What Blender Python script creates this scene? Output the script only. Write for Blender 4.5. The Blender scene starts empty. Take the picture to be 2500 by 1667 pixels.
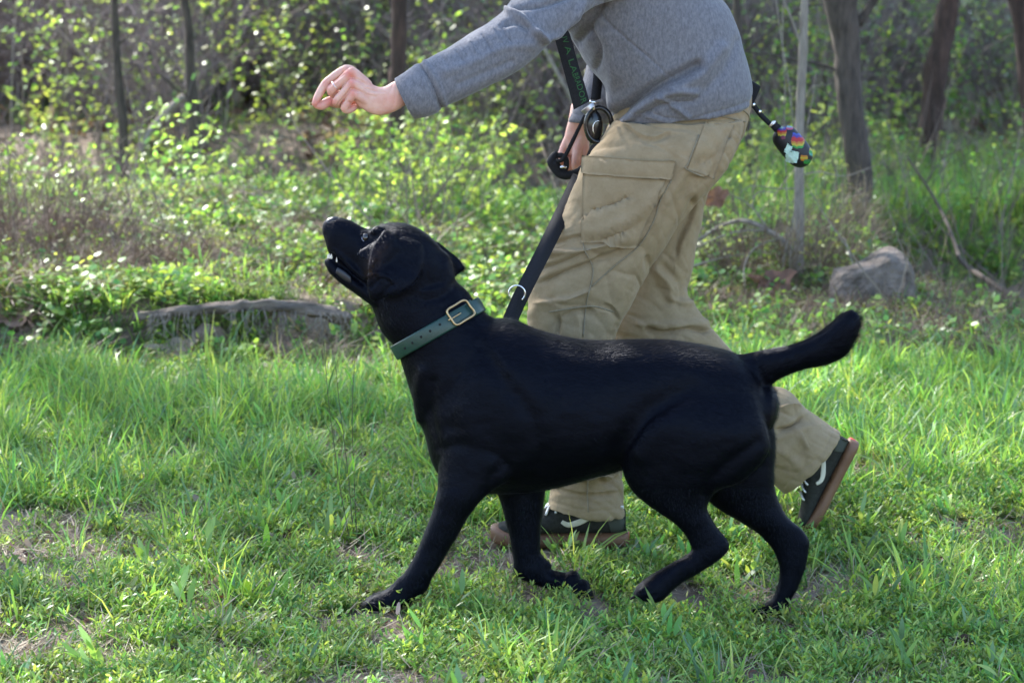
import bpy, math, random
import numpy as np
from mathutils import Vector
from mathutils.bvhtree import BVHTree
R = math.radians
rng = np.random.default_rng(7)
random.seed(7)
scn = bpy.context.scene
COL = scn.collection

# ------------------------------------------------------------------ camera, sky, sun, exposure
CAM_H, PITCH, LENS = 1.5, R(10.09), 86.5
FPX = LENS / 36.0 * 2500.0
cam_d = bpy.data.cameras.new("camera"); cam = bpy.data.objects.new("camera", cam_d); COL.objects.link(cam)
cam.location = (0, 0, CAM_H); cam.rotation_euler = (math.pi / 2 - PITCH, 0, 0)
cam_d.lens = LENS; cam_d.sensor_width = 36; cam_d.clip_end = 500
cam_d.dof.use_dof = True; cam_d.dof.focus_distance = 5.24; cam_d.dof.aperture_fstop = 5.6
scn.camera = cam

SUN_TO = Vector((-0.62, 0.80, 0.86)).normalized()        # from the place towards the sun
w = bpy.data.worlds.new("World"); scn.world = w; w.use_nodes = True
nt = w.node_tree; bg = nt.nodes["Background"]
sky = nt.nodes.new("ShaderNodeTexSky"); sky.sky_type = 'NISHITA'; sky.sun_disc = False
sky.sun_elevation = math.asin(SUN_TO.z); sky.sun_rotation = math.atan2(SUN_TO.x, SUN_TO.y)
sky.air_density = 1.0; sky.dust_density = 1.0
nt.links.new(sky.outputs[0], bg.inputs[0]); bg.inputs[1].default_value = 0.15
sd = bpy.data.lights.new("sun", 'SUN'); sun = bpy.data.objects.new("sun", sd); COL.objects.link(sun)
sd.energy = 3.9; sd.angle = R(0.6); sd.color = (1.0, 0.965, 0.91)
sun.rotation_euler = SUN_TO.to_track_quat('Z', 'Y').to_euler(); sun.location = (-5, 8, 12)
vs = scn.view_settings
vs.view_transform = 'Standard'; vs.look = 'None'; vs.gamma = 1.0; vs.use_curve_mapping = False; vs.exposure = 2.05
scn.render.engine = 'CYCLES'
scn.cycles.use_denoising = True
scn.cycles.max_bounces = 8; scn.cycles.transparent_max_bounces = 6
scn.cycles.diffuse_bounces = 3; scn.cycles.glossy_bounces = 3; scn.cycles.transmission_bounces = 4
scn.cycles.sample_clamp_indirect = 4.0
scn.cycles.caustics_reflective = False; scn.cycles.caustics_refractive = False

# ------------------------------------------------------------------ picture <-> place
cP, sP = math.cos(PITCH), math.sin(PITCH)
def ray(u, v):
    a = (u - 1250.0) / FPX; b = -(v - 833.5) / FPX
    return np.array([a, cP + b * sP, -sP + b * cP])      # right, forward, up
def at(u, v, Y):
    r = ray(u, v); t = Y / r[1]
    return np.array([r[0] * t, Y, CAM_H + r[2] * t])
def proj(P):
    P = np.asarray(P, float); d = P - np.array([0, 0, CAM_H])
    f = d[..., 1] * cP - d[..., 2] * sP; up = d[..., 1] * sP + d[..., 2] * cP
    return np.stack([1250 + FPX * d[..., 0] / f, 833.5 - FPX * up / f], -1)

# ------------------------------------------------------------------ noise
def _hash(ix, iy, s):
    n = (ix.astype(np.int64) * 374761393 + iy.astype(np.int64) * 668265263 + s * 144665) & 0x7fffffff
    n = ((n ^ (n >> 13)) * 1274126177) & 0x7fffffff
    return ((n ^ (n >> 16)) & 0xffff) / 65535.0
def vnoise(x, y, s=0):
    x = np.asarray(x, float); y = np.asarray(y, float)
    ix = np.floor(x); iy = np.floor(y); fx = x - ix; fy = y - iy
    fx = fx * fx * (3 - 2 * fx); fy = fy * fy * (3 - 2 * fy)
    a = _hash(ix, iy, s); b = _hash(ix + 1, iy, s); c = _hash(ix, iy + 1, s); d = _hash(ix + 1, iy + 1, s)
    return (a * (1 - fx) + b * fx) * (1 - fy) + (c * (1 - fx) + d * fx) * fy
def fbm(x, y, s=0, o=3):
    t = 0; a = 0.5
    for i in range(o):
        t = t + a * vnoise(np.asarray(x) * 2 ** i, np.asarray(y) * 2 ** i, s + i); a *= 0.5
    return t / (1 - 0.5 ** o)
def sst(a, b, x):
    t = np.clip((np.asarray(x, float) - a) / (b - a), 0, 1); return t * t * (3 - 2 * t)

# ------------------------------------------------------------------ ground height
PAWS = [(*at(915, 1488, 5.12)[:2], at(915, 1490, 5.12)[2] + .002), (*at(1880, 1508, 5.28)[:2], at(1880, 1511, 5.28)[2] + .002)]
def hgt(x, y):
    x = np.asarray(x, float); y = np.asarray(y, float)
    h = 0.03 * (fbm(x * 2.1, y * 2.1, 3) - 0.5) + 0.012 * (fbm(x * 11, y * 11, 9) - 0.5)
    h = h - 0.06 * sst(0.05, 0.5, x) * (1 - sst(5.5, 6.3, y))
    h = h + 0.02 * sst(6.2, 8.0, y)
    for (px_, py_, pz_) in PAWS: h = h + (pz_ - h) * np.exp(-(((x - px_) / .07) ** 2 + ((y - py_) / .06) ** 2) ** 2)
    edge = 8.05 + 0.10 * np.sin(x * 2.3 + 1) + 0.12 * (fbm(x * 3, x * 0 + 4, 5) - 0.5)
    left = 1 - sst(-0.55, 0.1, x)
    h = h + left * 0.17 * sst(0, 0.16, y - edge)
    h = h + 0.10 * (1 - left) * sst(8.6, 10.0, y) * (1 - sst(1.3, 1.6, x))
    h = h + 0.07 * sst(8.8, 10, y) * (fbm(x * 1.6, y * 1.6, 21) - 0.4)
    h = h - 0.42 * sst(11.2, 11.9, y) * (1 - sst(12.8, 14.0, y)) * (1 - sst(0.2, 1.0, x))
    ch = sst(1.42, 1.68, x) * sst(8.9, 9.4, y + 0.9 * (x - 1.7)) * (1 - sst(10.9, 11.7, y))
    h = h - 0.55 * ch
    h = h + 0.3 * sst(14, 24, y) * (fbm(x * .5, y * .5, 31) - 0.3)
    h = h + 0.13 * np.clip(y - 24, 0, 200) * (0.8 + 0.4 * vnoise(x * 0.1, y * 0.1, 2))
    h = h + 0.10 * np.clip(np.abs(x) - 9, 0, 200)
    return h
def gp(u, v):
    r = ray(u, v); Y = 6.0
    for _ in range(40):
        t = Y / r[1]; z = CAM_H + r[2] * t
        hz = float(hgt(r[0] * t, Y)); Yn = r[1] * (hz - CAM_H) / r[2]
        Y = 0.5 * Y + 0.5 * Yn
    t = Y / r[1]
    return np.array([r[0] * t, Y, float(hgt(r[0] * t, Y))])

# ------------------------------------------------------------------ mesh helpers
def mesh_from(name, V, faces, col=None, smooth=True, mats=(), midx=None):
    """faces: list of int arrays (n,3) or (n,4)"""
    me = bpy.data.meshes.new(name)
    V = np.asarray(V, np.float32)
    faces = [np.asarray(f, np.int32) for f in faces if len(f)]
    loops = np.concatenate([f.ravel() for f in faces]); tot = np.concatenate([np.full(len(f), f.shape[1], np.int32) for f in faces])
    start = np.concatenate([[0], np.cumsum(tot)[:-1]]).astype(np.int32)
    me.vertices.add(len(V)); me.vertices.foreach_set("co", V.ravel())
    me.loops.add(len(loops)); me.loops.foreach_set("vertex_index", loops)
    me.polygons.add(len(tot)); me.polygons.foreach_set("loop_start", start); me.polygons.foreach_set("loop_total", tot)
    me.polygons.foreach_set("use_smooth", np.full(len(tot), smooth))
    if midx is not None: me.polygons.foreach_set("material_index", np.asarray(midx, np.int32))
    if col is not None:
        a = me.attributes.new("Col", 'FLOAT_COLOR', 'POINT')
        c = np.ones((len(V), 4), np.float32); c[:, :3] = col; a.data.foreach_set("color", c.ravel())
    for m in mats: me.materials.append(m)
    me.update(calc_edges=True); me.validate()
    return me
class MB:
    def __init__(s): s.V = []; s.Q = []; s.T = []; s.C = []; s.n = 0
    def add(s, V, Q=None, T=None, C=None):
        V = np.asarray(V, float)
        if Q is not None and len(Q): s.Q.append(np.asarray(Q) + s.n)
        if T is not None and len(T): s.T.append(np.asarray(T) + s.n)
        c = np.ones((len(V), 3)) * 0.5 if C is None else np.broadcast_to(np.asarray(C, float), (len(V), 3))
        s.V.append(V); s.C.append(c); s.n += len(V); return s
    def mesh(s, name, mats=(), smooth=True, col=True):
        V = np.concatenate(s.V); C = np.concatenate(s.C)
        F = []
        if s.Q: F.append(np.concatenate(s.Q))
        if s.T: F.append(np.concatenate(s.T))
        return mesh_from(name, V, F, C if col else None, smooth, mats)
    def obj(s, name, mats=(), parent=None, smooth=True, col=True):
        return link(name, s.mesh(name, mats if isinstance(mats, (list, tuple)) else (mats,), smooth, col), parent)
def link(name, me, parent=None):
    o = bpy.data.objects.new(name, me); COL.objects.link(o)
    if parent is not None:
        o.parent = parent; o.matrix_parent_inverse = parent.matrix_world.inverted() if parent.type != 'EMPTY' else Mtx(parent)
    return o
def Mtx(p):
    from mathutils import Matrix
    return (Matrix.Translation(p.location) @ p.rotation_euler.to_matrix().to_4x4()).inverted()
def tag(o, label=None, cat=None, group=None, kind=None):
    if label: o["label"] = label
    if cat: o["category"] = cat
    if group: o["group"] = group
    if kind: o["kind"] = kind
    return o
def thing(name, loc, label, cat, group=None):
    e = bpy.data.objects.new(name, None); COL.objects.link(e); e.location = Vector(loc); e.empty_display_size = 0.05
    return tag(e, label, cat, group)

def grid_faces(nr, nc, wrap=True):
    i = np.arange(nr - 1)[:, None]; j = np.arange(nc if wrap else nc - 1)[None, :]
    j2 = (j + 1) % nc
    return np.stack([i * nc + j, i * nc + j2, (i + 1) * nc + j2, (i + 1) * nc + j], -1).reshape(-1, 4)
def catmull(P, sub):
    P = np.asarray(P, float)
    if sub <= 1: return P
    out = []
    n = len(P)
    for i in range(n - 1):
        p0 = P[max(i - 1, 0)]; p1 = P[i]; p2 = P[i + 1]; p3 = P[min(i + 2, n - 1)]
        for k in range(sub):
            t = k / sub
            out.append(0.5 * ((2 * p1) + (-p0 + p2) * t + (2 * p0 - 5 * p1 + 4 * p2 - p3) * t * t + (-p0 + 3 * p1 - 3 * p2 + p3) * t ** 3))
    out.append(P[-1]); return np.array(out)
def loft(st, n=28, sub=5, ex=2.2, rnd=True, caps=True):
    """st rows: x1,y1,x2,y2,Y,hw   (source-pixel outline points and depth)"""
    S = []
    for r in st:
        Y = r[4]; Y2 = r[6] if len(r) > 6 else Y
        p1 = at(r[0], r[1], Y); p2 = at(r[2], r[3], Y2)
        S.append(np.concatenate([(p1 + p2) / 2, (p1 - p2) / 2, [r[5]]]))
    S = catmull(S, sub)
    if rnd:
        def endrings(a, b):
            d = (a[:3] - b[:3]); L = np.linalg.norm(d) + 1e-9; d = d / L
            r = min(np.linalg.norm(a[3:6]), a[6]) * 0.7; out = []
            for k in (0.45, 0.8, 0.97):
                e = a.copy(); e[:3] = a[:3] + d * r * k; s = math.sqrt(max(0, 1 - k * k)); e[3:] = a[3:] * max(s, 0.12); out.append(e)
            return out
        S = np.array(endrings(S[0], S[1])[::-1] + list(S) + endrings(S[-1], S[-2]))
    th = np.linspace(0, 2 * math.pi, n, endpoint=False)
    c, s_ = np.cos(th), np.sin(th); q = 2 / ex
    c = np.sign(c) * np.abs(c) ** q; s_ = np.sign(s_) * np.abs(s_) ** q
    V = S[:, None, :3] + S[:, None, 3:6] * c[None, :, None] + np.array([0, 1, 0])[None, None] * (S[:, 6][:, None] * s_[None])[:, :, None]
    m = len(S); V = V.reshape(-1, 3); Q = grid_faces(m, n)
    T = []
    if caps:
        V = np.concatenate([V, S[0][None, :3], S[-1][None, :3]]); a = m * n; b = a + 1
        j = np.arange(n); j2 = (j + 1) % n
        T = np.concatenate([np.stack([j2, j, np.full(n, a)], -1), np.stack([(m - 1) * n + j, (m - 1) * n + j2, np.full(n, b)], -1)])
    return V, Q, T
def tube(P, rad, n=10, sub=1, caps=True, flat=1.0, wob=0.0, ref=(0, 1, 0)):
    P = np.asarray(P, float); rad = np.broadcast_to(np.asarray(rad, float), (len(P),))
    A = catmull(np.concatenate([P, rad[:, None]], 1), sub); P = A[:, :3]; rad = np.abs(A[:, 3])
    T = np.gradient(P, axis=0); T /= np.linalg.norm(T, axis=1)[:, None] + 1e-12
    ref = np.array(ref, float); B = np.cross(T, ref); ln = np.linalg.norm(B, axis=1)
    B[ln < 0.05] = np.cross(T[ln < 0.05], np.array([1, 0.01, 0])); B /= np.linalg.norm(B, axis=1)[:, None] + 1e-12
    N = np.cross(B, T)
    th = np.linspace(0, 2 * math.pi, n, endpoint=False)
    rr = rad[:, None] * np.ones(n)[None]
    if wob: rr = rr * (1 + wob * (vnoise(np.arange(n)[None] * 0.9 + 0 * rr, np.arange(len(P))[:, None] * 0.5 + 0 * rr, int(abs(P[0, 0]) * 100) % 97) - 0.5) * 2)
    V = P[:, None] + B[:, None] * (rr * np.cos(th)[None])[:, :, None] + N[:, None] * (rr * flat * np.sin(th)[None])[:, :, None]
    m = len(P); V = V.reshape(-1, 3); Q = grid_faces(m, n); F = []
    if caps:
        V = np.concatenate([V, P[:1], P[-1:]]); a = m * n; j = np.arange(n); j2 = (j + 1) % n
        F = np.concatenate([np.stack([j2, j, np.full(n, a)], -1), np.stack([(m - 1) * n + j, (m - 1) * n + j2, np.full(n, a + 1)], -1)])
    return V, Q, F
def chain(P, rad, n=16, sub=4):
    """tube with round ends"""
    P = np.asarray(P, float); rad = np.asarray(rad, float)
    A = catmull(np.concatenate([P, rad[:, None]], 1), sub); P, rad = A[:, :3], A[:, 3]
    def ends(p, q, r):
        d = (p - q); d /= np.linalg.norm(d) + 1e-9
        return [(p + d * r * k, r * math.sqrt(1 - k * k)) for k in (0.5, 0.8, 0.95, 0.995)]
    a = ends(P[0], P[1], rad[0])[::-1]; b = ends(P[-1], P[-2], rad[-1])
    PP = np.array([x[0] for x in a] + list(P) + [x[0] for x in b]); rr = np.array([x[1] for x in a] + list(rad) + [x[1] for x in b])
    return tube(PP, rr, n)
def ball(c, r, nu=16, nv=10):
    r = np.broadcast_to(np.asarray(r, float), (3,))
    ph = np.linspace(0.02, math.pi - 0.02, nv); th = np.linspace(0, 2 * math.pi, nu, endpoint=False)
    V = np.stack([np.sin(ph)[:, None] * np.cos(th)[None], np.sin(ph)[:, None] * np.sin(th)[None], np.cos(ph)[:, None] + 0 * th[None]], -1)
    V = V.reshape(-1, 3) * r + np.asarray(c); Q = grid_faces(nv, nu)[:, ::-1]
    V = np.concatenate([V, [np.asarray(c) + [0, 0, r[2]], np.asarray(c) - [0, 0, r[2]]]])
    j = np.arange(nu); j2 = (j + 1) % nu; a = nv * nu
    T = np.concatenate([np.stack([j, j2, np.full(nu, a)], -1), np.stack([(nv - 1) * nu + j2, (nv - 1) * nu + j, np.full(nu, a + 1)], -1)])
    return V, Q, T
def fuse(parts, voxel, smooth=4, fac=0.5):
    """union of closed shapes into one continuous skin -> (V, quads)"""
    mb = MB()
    for p in parts: mb.add(p[0], p[1], p[2])
    me = mb.mesh("fuse", col=False); o = bpy.data.objects.new("fuse", me); COL.objects.link(o)
    m = o.modifiers.new("r", 'REMESH'); m.mode = 'VOXEL'; m.voxel_size = voxel; m.adaptivity = 0
    s = o.modifiers.new("s", 'SMOOTH'); s.factor = fac; s.iterations = smooth
    dg = bpy.context.evaluated_depsgraph_get(); r = bpy.data.meshes.new_from_object(o.evaluated_get(dg))
    V = np.empty(len(r.vertices) * 3, np.float32); r.vertices.foreach_get("co", V); V = V.reshape(-1, 3).astype(float)
    L = np.empty(len(r.loops), np.int32); r.loops.foreach_get("vertex_index", L)
    Q = L.reshape(-1, 4)
    bpy.data.objects.remove(o); bpy.data.meshes.remove(me); bpy.data.meshes.remove(r)
    return V, Q
def normals(V, Q):
    n = np.cross(V[Q[:, 2]] - V[Q[:, 0]], V[Q[:, 3 if Q.shape[1] > 3 else 1]] - V[Q[:, 1]])
    N = np.zeros_like(V)
    for k in range(Q.shape[1]):
        for c in range(3): N[:, c] += np.bincount(Q[:, k], n[:, c], len(V))
    N /= np.linalg.norm(N, axis=1)[:, None] + 1e-12
    return N
def poly_dist(p, line):
    line = np.asarray(line, float); d = np.full(len(p), 1e9)
    for a, b in zip(line[:-1], line[1:]):
        ab = b - a; t = np.clip(((p - a) @ ab) / (ab @ ab + 1e-9), 0, 1)
        d = np.minimum(d, np.linalg.norm(p - (a + t[:, None] * ab), axis=1))
    return d
def sculpt(V, Q, strokes, facing=0.05):
    """strokes: (polyline in source pixels, width px, amplitude m, kind) on the side turned to the camera"""
    N = normals(V, Q); P = proj(V); view = np.array([0, 0, CAM_H]) - V; view /= np.linalg.norm(view, axis=1)[:, None]
    f = np.clip(((N * view).sum(1) - facing) * 4, 0, 1); D = np.zeros(len(V))
    for st in strokes:
        line, w_, amp = st[0], st[1], st[2]; kind = st[3] if len(st) > 3 else 'b'
        line = catmull(np.asarray(line, float), 4) if len(line) > 2 else np.asarray(line, float)
        lo = line.min(0) - w_ * 4; hi = line.max(0) + w_ * 4
        m = (f > 0) & (P[:, 0] > lo[0]) & (P[:, 0] < hi[0]) & (P[:, 1] > lo[1]) & (P[:, 1] < hi[1])
        if not m.any(): continue
        d = poly_dist(P[m], line)
        e = np.exp(-(d / w_) ** 2)
        if kind == 's':
            a0, a1 = line[:-1], line[1:]; pm = P[m]; mid = (a0 + a1) / 2; j = np.argmin(((pm[:, None] - mid[None]) ** 2).sum(-1), 1); t_ = a1[j] - a0[j]; sg = np.sign(t_[:, 0] * (pm - a0[j])[:, 1] - t_[:, 1] * (pm - a0[j])[:, 0])
            e = np.where(sg > 0, np.exp(-d / w_), np.exp(-(d / (w_ * .35)) ** 2)); el = np.minimum(np.linalg.norm(pm - line[0], axis=1), np.linalg.norm(pm - line[-1], axis=1)); e = e * sst(0, w_ * 2.5, el)
        if kind == 'f': e = e - 0.55 * np.exp(-((d - 2.0 * w_) / (w_ * 0.9)) ** 2)
        D[m] += amp * e
    return V + N * (D * f)[:, None]
def bvh_of(V, Q): return BVHTree.FromPolygons([tuple(v) for v in V], [tuple(int(i) for i in q) for q in Q])
CAMP = Vector((0, 0, CAM_H))
def hit(bvh, u, v):
    d = Vector(ray(u, v)).normalized(); r = bvh.ray_cast(CAMP, d)
    return (np.array(r[0]), np.array(r[1])) if r[0] is not None else (None, None)
def patch(bvh, c00, c10, c11, c01, nu, nv, off, thick=0.002, bulge=0.0, Yd=None):
    """a cloth or rubber piece lying on a surface: a quad in source pixels laid on what is there"""
    P = np.zeros((nv, nu, 3)); ok = np.zeros((nv, nu), bool)
    A, B, Cc, D = map(np.array, (c00, c10, c11, c01))
    for j in range(nv):
        for i in range(nu):
            s, t = i / (nu - 1), j / (nv - 1)
            q = (A * (1 - s) + B * s) * (1 - t) + (D * (1 - s) + Cc * s) * t
            p, n = hit(bvh, q[0], q[1])
            if p is not None:
                if n @ (np.array(CAMP) - p) < 0: n = -n
                P[j, i] = p + n * (off + bulge * math.sin(math.pi * s) ** .5 * math.sin(math.pi * t) ** .5); ok[j, i] = True
    # fill holes from neighbours
    for _ in range(nu + nv):
        if ok.all(): break
        for j in range(nv):
            for i in range(nu):
                if not ok[j, i]:
                    for dj, di in ((0, 1), (0, -1), (1, 0), (-1, 0)):
                        a, b = j + dj, i + di
                        if 0 <= a < nv and 0 <= b < nu and ok[a, b]:
                            a2, b2 = a + dj, b + di
                            s_, t_ = i / (nu - 1), j / (nv - 1); q = (A * (1 - s_) + B * s_) * (1 - t_) + (D * (1 - s_) + Cc * s_) * t_
                            P[j, i] = at(q[0], q[1], P[a, b][1]); ok[j, i] = True; break
    V1 = P.reshape(-1, 3); dirn = V1 - np.array(CAMP); dirn /= np.linalg.norm(dirn, axis=1)[:, None]
    V2 = V1 + dirn * thick
    Q = grid_faces(nv, nu, False); n = nv * nu
    bd = [j for j in range(nu)] + [k * nu + nu - 1 for k in range(1, nv)] + [(nv - 1) * nu + k for k in range(nu - 2, -1, -1)] + [k * nu for k in range(nv - 2, 0, -1)]
    bd = np.array(bd); b2 = np.roll(bd, -1)
    side = np.stack([bd, b2, b2 + n, bd + n], -1)
    return np.concatenate([V1, V2]), np.concatenate([Q, Q[:, ::-1] + n, side]), None

# ------------------------------------------------------------------ materials
def newmat(name):
    m = bpy.data.materials.new(name); m.use_nodes = True; n = m.node_tree
    return m, n, n.nodes["Principled BSDF"], n.nodes["Material Output"]
def ramp(n, f, stops):
    r = n.nodes.new("ShaderNodeValToRGB"); e = r.color_ramp.elements
    while len(e) > 1: e.remove(e[-1])
    e[0].position = stops[0][0]; e[0].color = (*stops[0][1], 1)
    for p, c in stops[1:]:
        x = e.new(p); x.color = (*c, 1)
    n.links.new(f, r.inputs[0]); return r.outputs[0]
def noise(n, scale, detail=4, coord=None, rough=0.6, stretch=None):
    t = n.nodes.new("ShaderNodeTexNoise"); t.inputs["Scale"].default_value = scale; t.inputs["Detail"].default_value = detail; t.inputs["Roughness"].default_value = rough
    tc = n.nodes.new("ShaderNodeTexCoord"); src = tc.outputs["Object"]
    if stretch:
        mp = n.nodes.new("ShaderNodeMapping"); mp.inputs["Scale"].default_value = stretch[:3]
        if len(stretch) > 3: mp.inputs["Rotation"].default_value = stretch[3:]
        n.links.new(src, mp.inputs[0]); src = mp.outputs[0]
    n.links.new(src, t.inputs["Vector"]); return t.outputs["Fac"]
def bump(n, b, h, strength, dist=0.01, prev=None):
    x = n.nodes.new("ShaderNodeBump"); x.inputs["Strength"].default_value = strength; x.inputs["Distance"].default_value = dist
    n.links.new(h, x.inputs["Height"])
    if prev is not None: n.links.new(prev, x.inputs["Normal"])
    if b is not None: n.links.new(x.outputs[0], b.inputs["Normal"])
    return x.outputs[0]
def mat(name, c1, c2=None, sc=30, rough=0.7, bs=0, bst=0.3, bd=0.004, stretch=None, metal=0, spec=0.5, stops=None, detail=4, sheen=0):
    m, n, b, _ = newmat(name)
    b.inputs["Base Color"].default_value = (*c1, 1); b.inputs["Roughness"].default_value = rough; b.inputs["Metallic"].default_value = metal
    b.inputs["Specular IOR Level"].default_value = spec
    if sheen: b.inputs["Sheen Weight"].default_value = sheen
    if c2 is not None:
        f = noise(n, sc, detail, stretch=stretch); n.links.new(ramp(n, f, stops or [(0.35, c1), (0.65, c2)]), b.inputs["Base Color"])
    if bs: bump(n, b, noise(n, bs, 4, stretch=stretch), bst, bd)
    return m
def foliage(name, trans=0.45, rough=0.45, spec=0.5, sat=1.0, var=0.35, tmul=1.6):
    m, n, b, out = newmat(name)
    at_ = n.nodes.new("ShaderNodeAttribute"); at_.attribute_name = "Col"
    oi = n.nodes.new("ShaderNodeObjectInfo")
    hsv = n.nodes.new("ShaderNodeHueSaturation"); n.links.new(at_.outputs["Color"], hsv.inputs["Color"]); hsv.inputs["Saturation"].default_value = sat
    mr = n.nodes.new("ShaderNodeMapRange"); n.links.new(oi.outputs["Random"], mr.inputs[0]); mr.inputs[3].default_value = 1 - var; mr.inputs[4].default_value = 1 + var
    n.links.new(mr.outputs[0], hsv.inputs["Value"])
    mh = n.nodes.new("ShaderNodeMapRange"); mu = n.nodes.new("ShaderNodeMath"); mu.operation = 'FRACT'; m7 = n.nodes.new("ShaderNodeMath"); m7.operation = 'MULTIPLY'; m7.inputs[1].default_value = 7.31
    n.links.new(oi.outputs["Random"], m7.inputs[0]); n.links.new(m7.outputs[0], mu.inputs[0]); n.links.new(mu.outputs[0], mh.inputs[0]); mh.inputs[3].default_value = 0.475; mh.inputs[4].default_value = 0.525
    n.links.new(mh.outputs[0], hsv.inputs["Hue"])
    n.links.new(hsv.outputs[0], b.inputs["Base Color"]); b.inputs["Roughness"].default_value = rough; b.inputs["Specular IOR Level"].default_value = spec
    tr = n.nodes.new("ShaderNodeBsdfTranslucent"); mc = n.nodes.new("ShaderNodeMix"); mc.data_type = 'RGBA'; mc.blend_type = 'MULTIPLY'; mc.inputs[0].default_value = 1
    n.links.new(hsv.outputs[0], mc.inputs[6]); mc.inputs[7].default_value = (tmul * 1.12, tmul * 1.12, tmul * 0.6, 1); n.links.new(mc.outputs[2], tr.inputs[0])
    mx = n.nodes.new("ShaderNodeMixShader"); mx.inputs[0].default_value = trans
    n.links.new(b.outputs[0], mx.inputs[1]); n.links.new(tr.outputs[0], mx.inputs[2]); n.links.new(mx.outputs[0], out.inputs[0])
    return m
M = {}
M['grass'] = foliage("grass", 0.45, 0.42, 0.5)
M['leaf'] = foliage("leaf", 0.45, 0.40, 0.4, tmul=1.3)
M['waxy'] = foliage("waxy leaf", 0.2, 0.16, 0.8, var=0.3)
M['dry'] = foliage("dry straw", 0.15, 0.6, 0.3, var=0.3, tmul=1.0)
M['twig'] = foliage("twig", 0.0, 0.8, 0.3, var=0.35)
def m_ground():
    m, n, b, _ = newmat("soil")
    f = noise(n, 3, 8); c = ramp(n, f, [(0.3, (0.10, 0.07, 0.052)), (0.5, (0.19, 0.14, 0.105)), (0.7, (0.30, 0.24, 0.19))])
    n.links.new(c, b.inputs["Base Color"]); b.inputs["Roughness"].default_value = 0.95
    x = bump(n, None, noise(n, 60, 6), 0.8, 0.01); bump(n, b, noise(n, 9, 5), 0.6, 0.03, x); return m
M['ground'] = m_ground()
def m_bark(name, dark, light, sc=6, st=(1, 1, 0.18)):
    m, n, b, _ = newmat(name); f = noise(n, sc * 6, 8, stretch=st, rough=0.7)
    n.links.new(ramp(n, f, [(0.32, dark), (0.62, light)]), b.inputs["Base Color"]); b.inputs["Roughness"].default_value = 0.9
    bump(n, b, noise(n, sc * 8, 8, stretch=st), 0.9, 0.012); return m
M['bark'] = m_bark("grey brown bark", (0.022, 0.017, 0.014), (0.095, 0.073, 0.06))
M['bark2'] = m_bark("reddish dark bark", (0.018, 0.011, 0.009), (0.085, 0.048, 0.038))
M['bark3'] = m_bark("pale smooth bark", (0.15, 0.12, 0.10), (0.30, 0.26, 0.22), 9)
M['deadwood'] = m_bark("weathered wood", (0.10, 0.085, 0.07), (0.30, 0.26, 0.22), 8, (0.2, 1, 1))
def m_cloth(name, cols, wsc, rough=0.95, fine=900, sheen=0.2, stretch=None, bst=0.25):
    m, n, b, _ = newmat(name)
    f = noise(n, wsc, 5, rough=0.75, stretch=stretch); c1 = ramp(n, f, [(0.34, cols[0]), (0.5, cols[1]), (0.64, cols[2])])
    n.links.new(c1, b.inputs["Base Color"]); b.inputs["Roughness"].default_value = rough; b.inputs["Specular IOR Level"].default_value = 0.15
    b.inputs["Sheen Weight"].default_value = sheen; b.inputs["Sheen Roughness"].default_value = 0.4
    x = bump(n, None, noise(n, fine, 2), bst, 0.001); bump(n, b, noise(n, 45, 4), 0.35, 0.004, x); return m
M['shirt'] = m_cloth("heather grey knit", [(0.112, 0.110, 0.122), (0.152, 0.15, 0.165), (0.195, 0.192, 0.208)], 120, stretch=(1.5, 1, 0.7, 0, 0.5, 0))
M['khaki'] = m_cloth("khaki cotton", [(0.25, 0.185, 0.108), (0.28, 0.21, 0.125), (0.305, 0.23, 0.14)], 25, fine=1400, sheen=0.1)
M['khaki_seam'] = mat("khaki seam", (0.205, 0.17, 0.112), (0.25, 0.205, 0.135), 200, 0.95, 500, 0.5, 0.002)
def m_skin():
    m, n, b, _ = newmat("skin")
    f = noise(n, 35, 4); c = ramp(n, f, [(0.35, (0.60, 0.30, 0.225)), (0.65, (0.68, 0.41, 0.32))])
    an = n.nodes.new("ShaderNodeAttribute"); an.attribute_name = "Col"; mx = n.nodes.new("ShaderNodeMix"); mx.data_type = 'RGBA'; n.links.new(an.outputs["Fac"], mx.inputs[0]); n.links.new(c, mx.inputs[6]); mx.inputs[7].default_value = (0.62, 0.17, 0.13, 1); n.links.new(mx.outputs[2], b.inputs["Base Color"])
    b.inputs["Roughness"].default_value = 0.5; b.inputs["Subsurface Weight"].default_value = 0.25; b.inputs["Subsurface Radius"].default_value = (0.012, 0.004, 0.002); b.inputs["Subsurface Scale"].default_value = 0.6
    x = bump(n, None, noise(n, 700, 3), 0.2, 0.0008); bump(n, b, noise(n, 160, 4), 0.25, 0.0015, x); return m
M['skin'] = m_skin()
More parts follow.
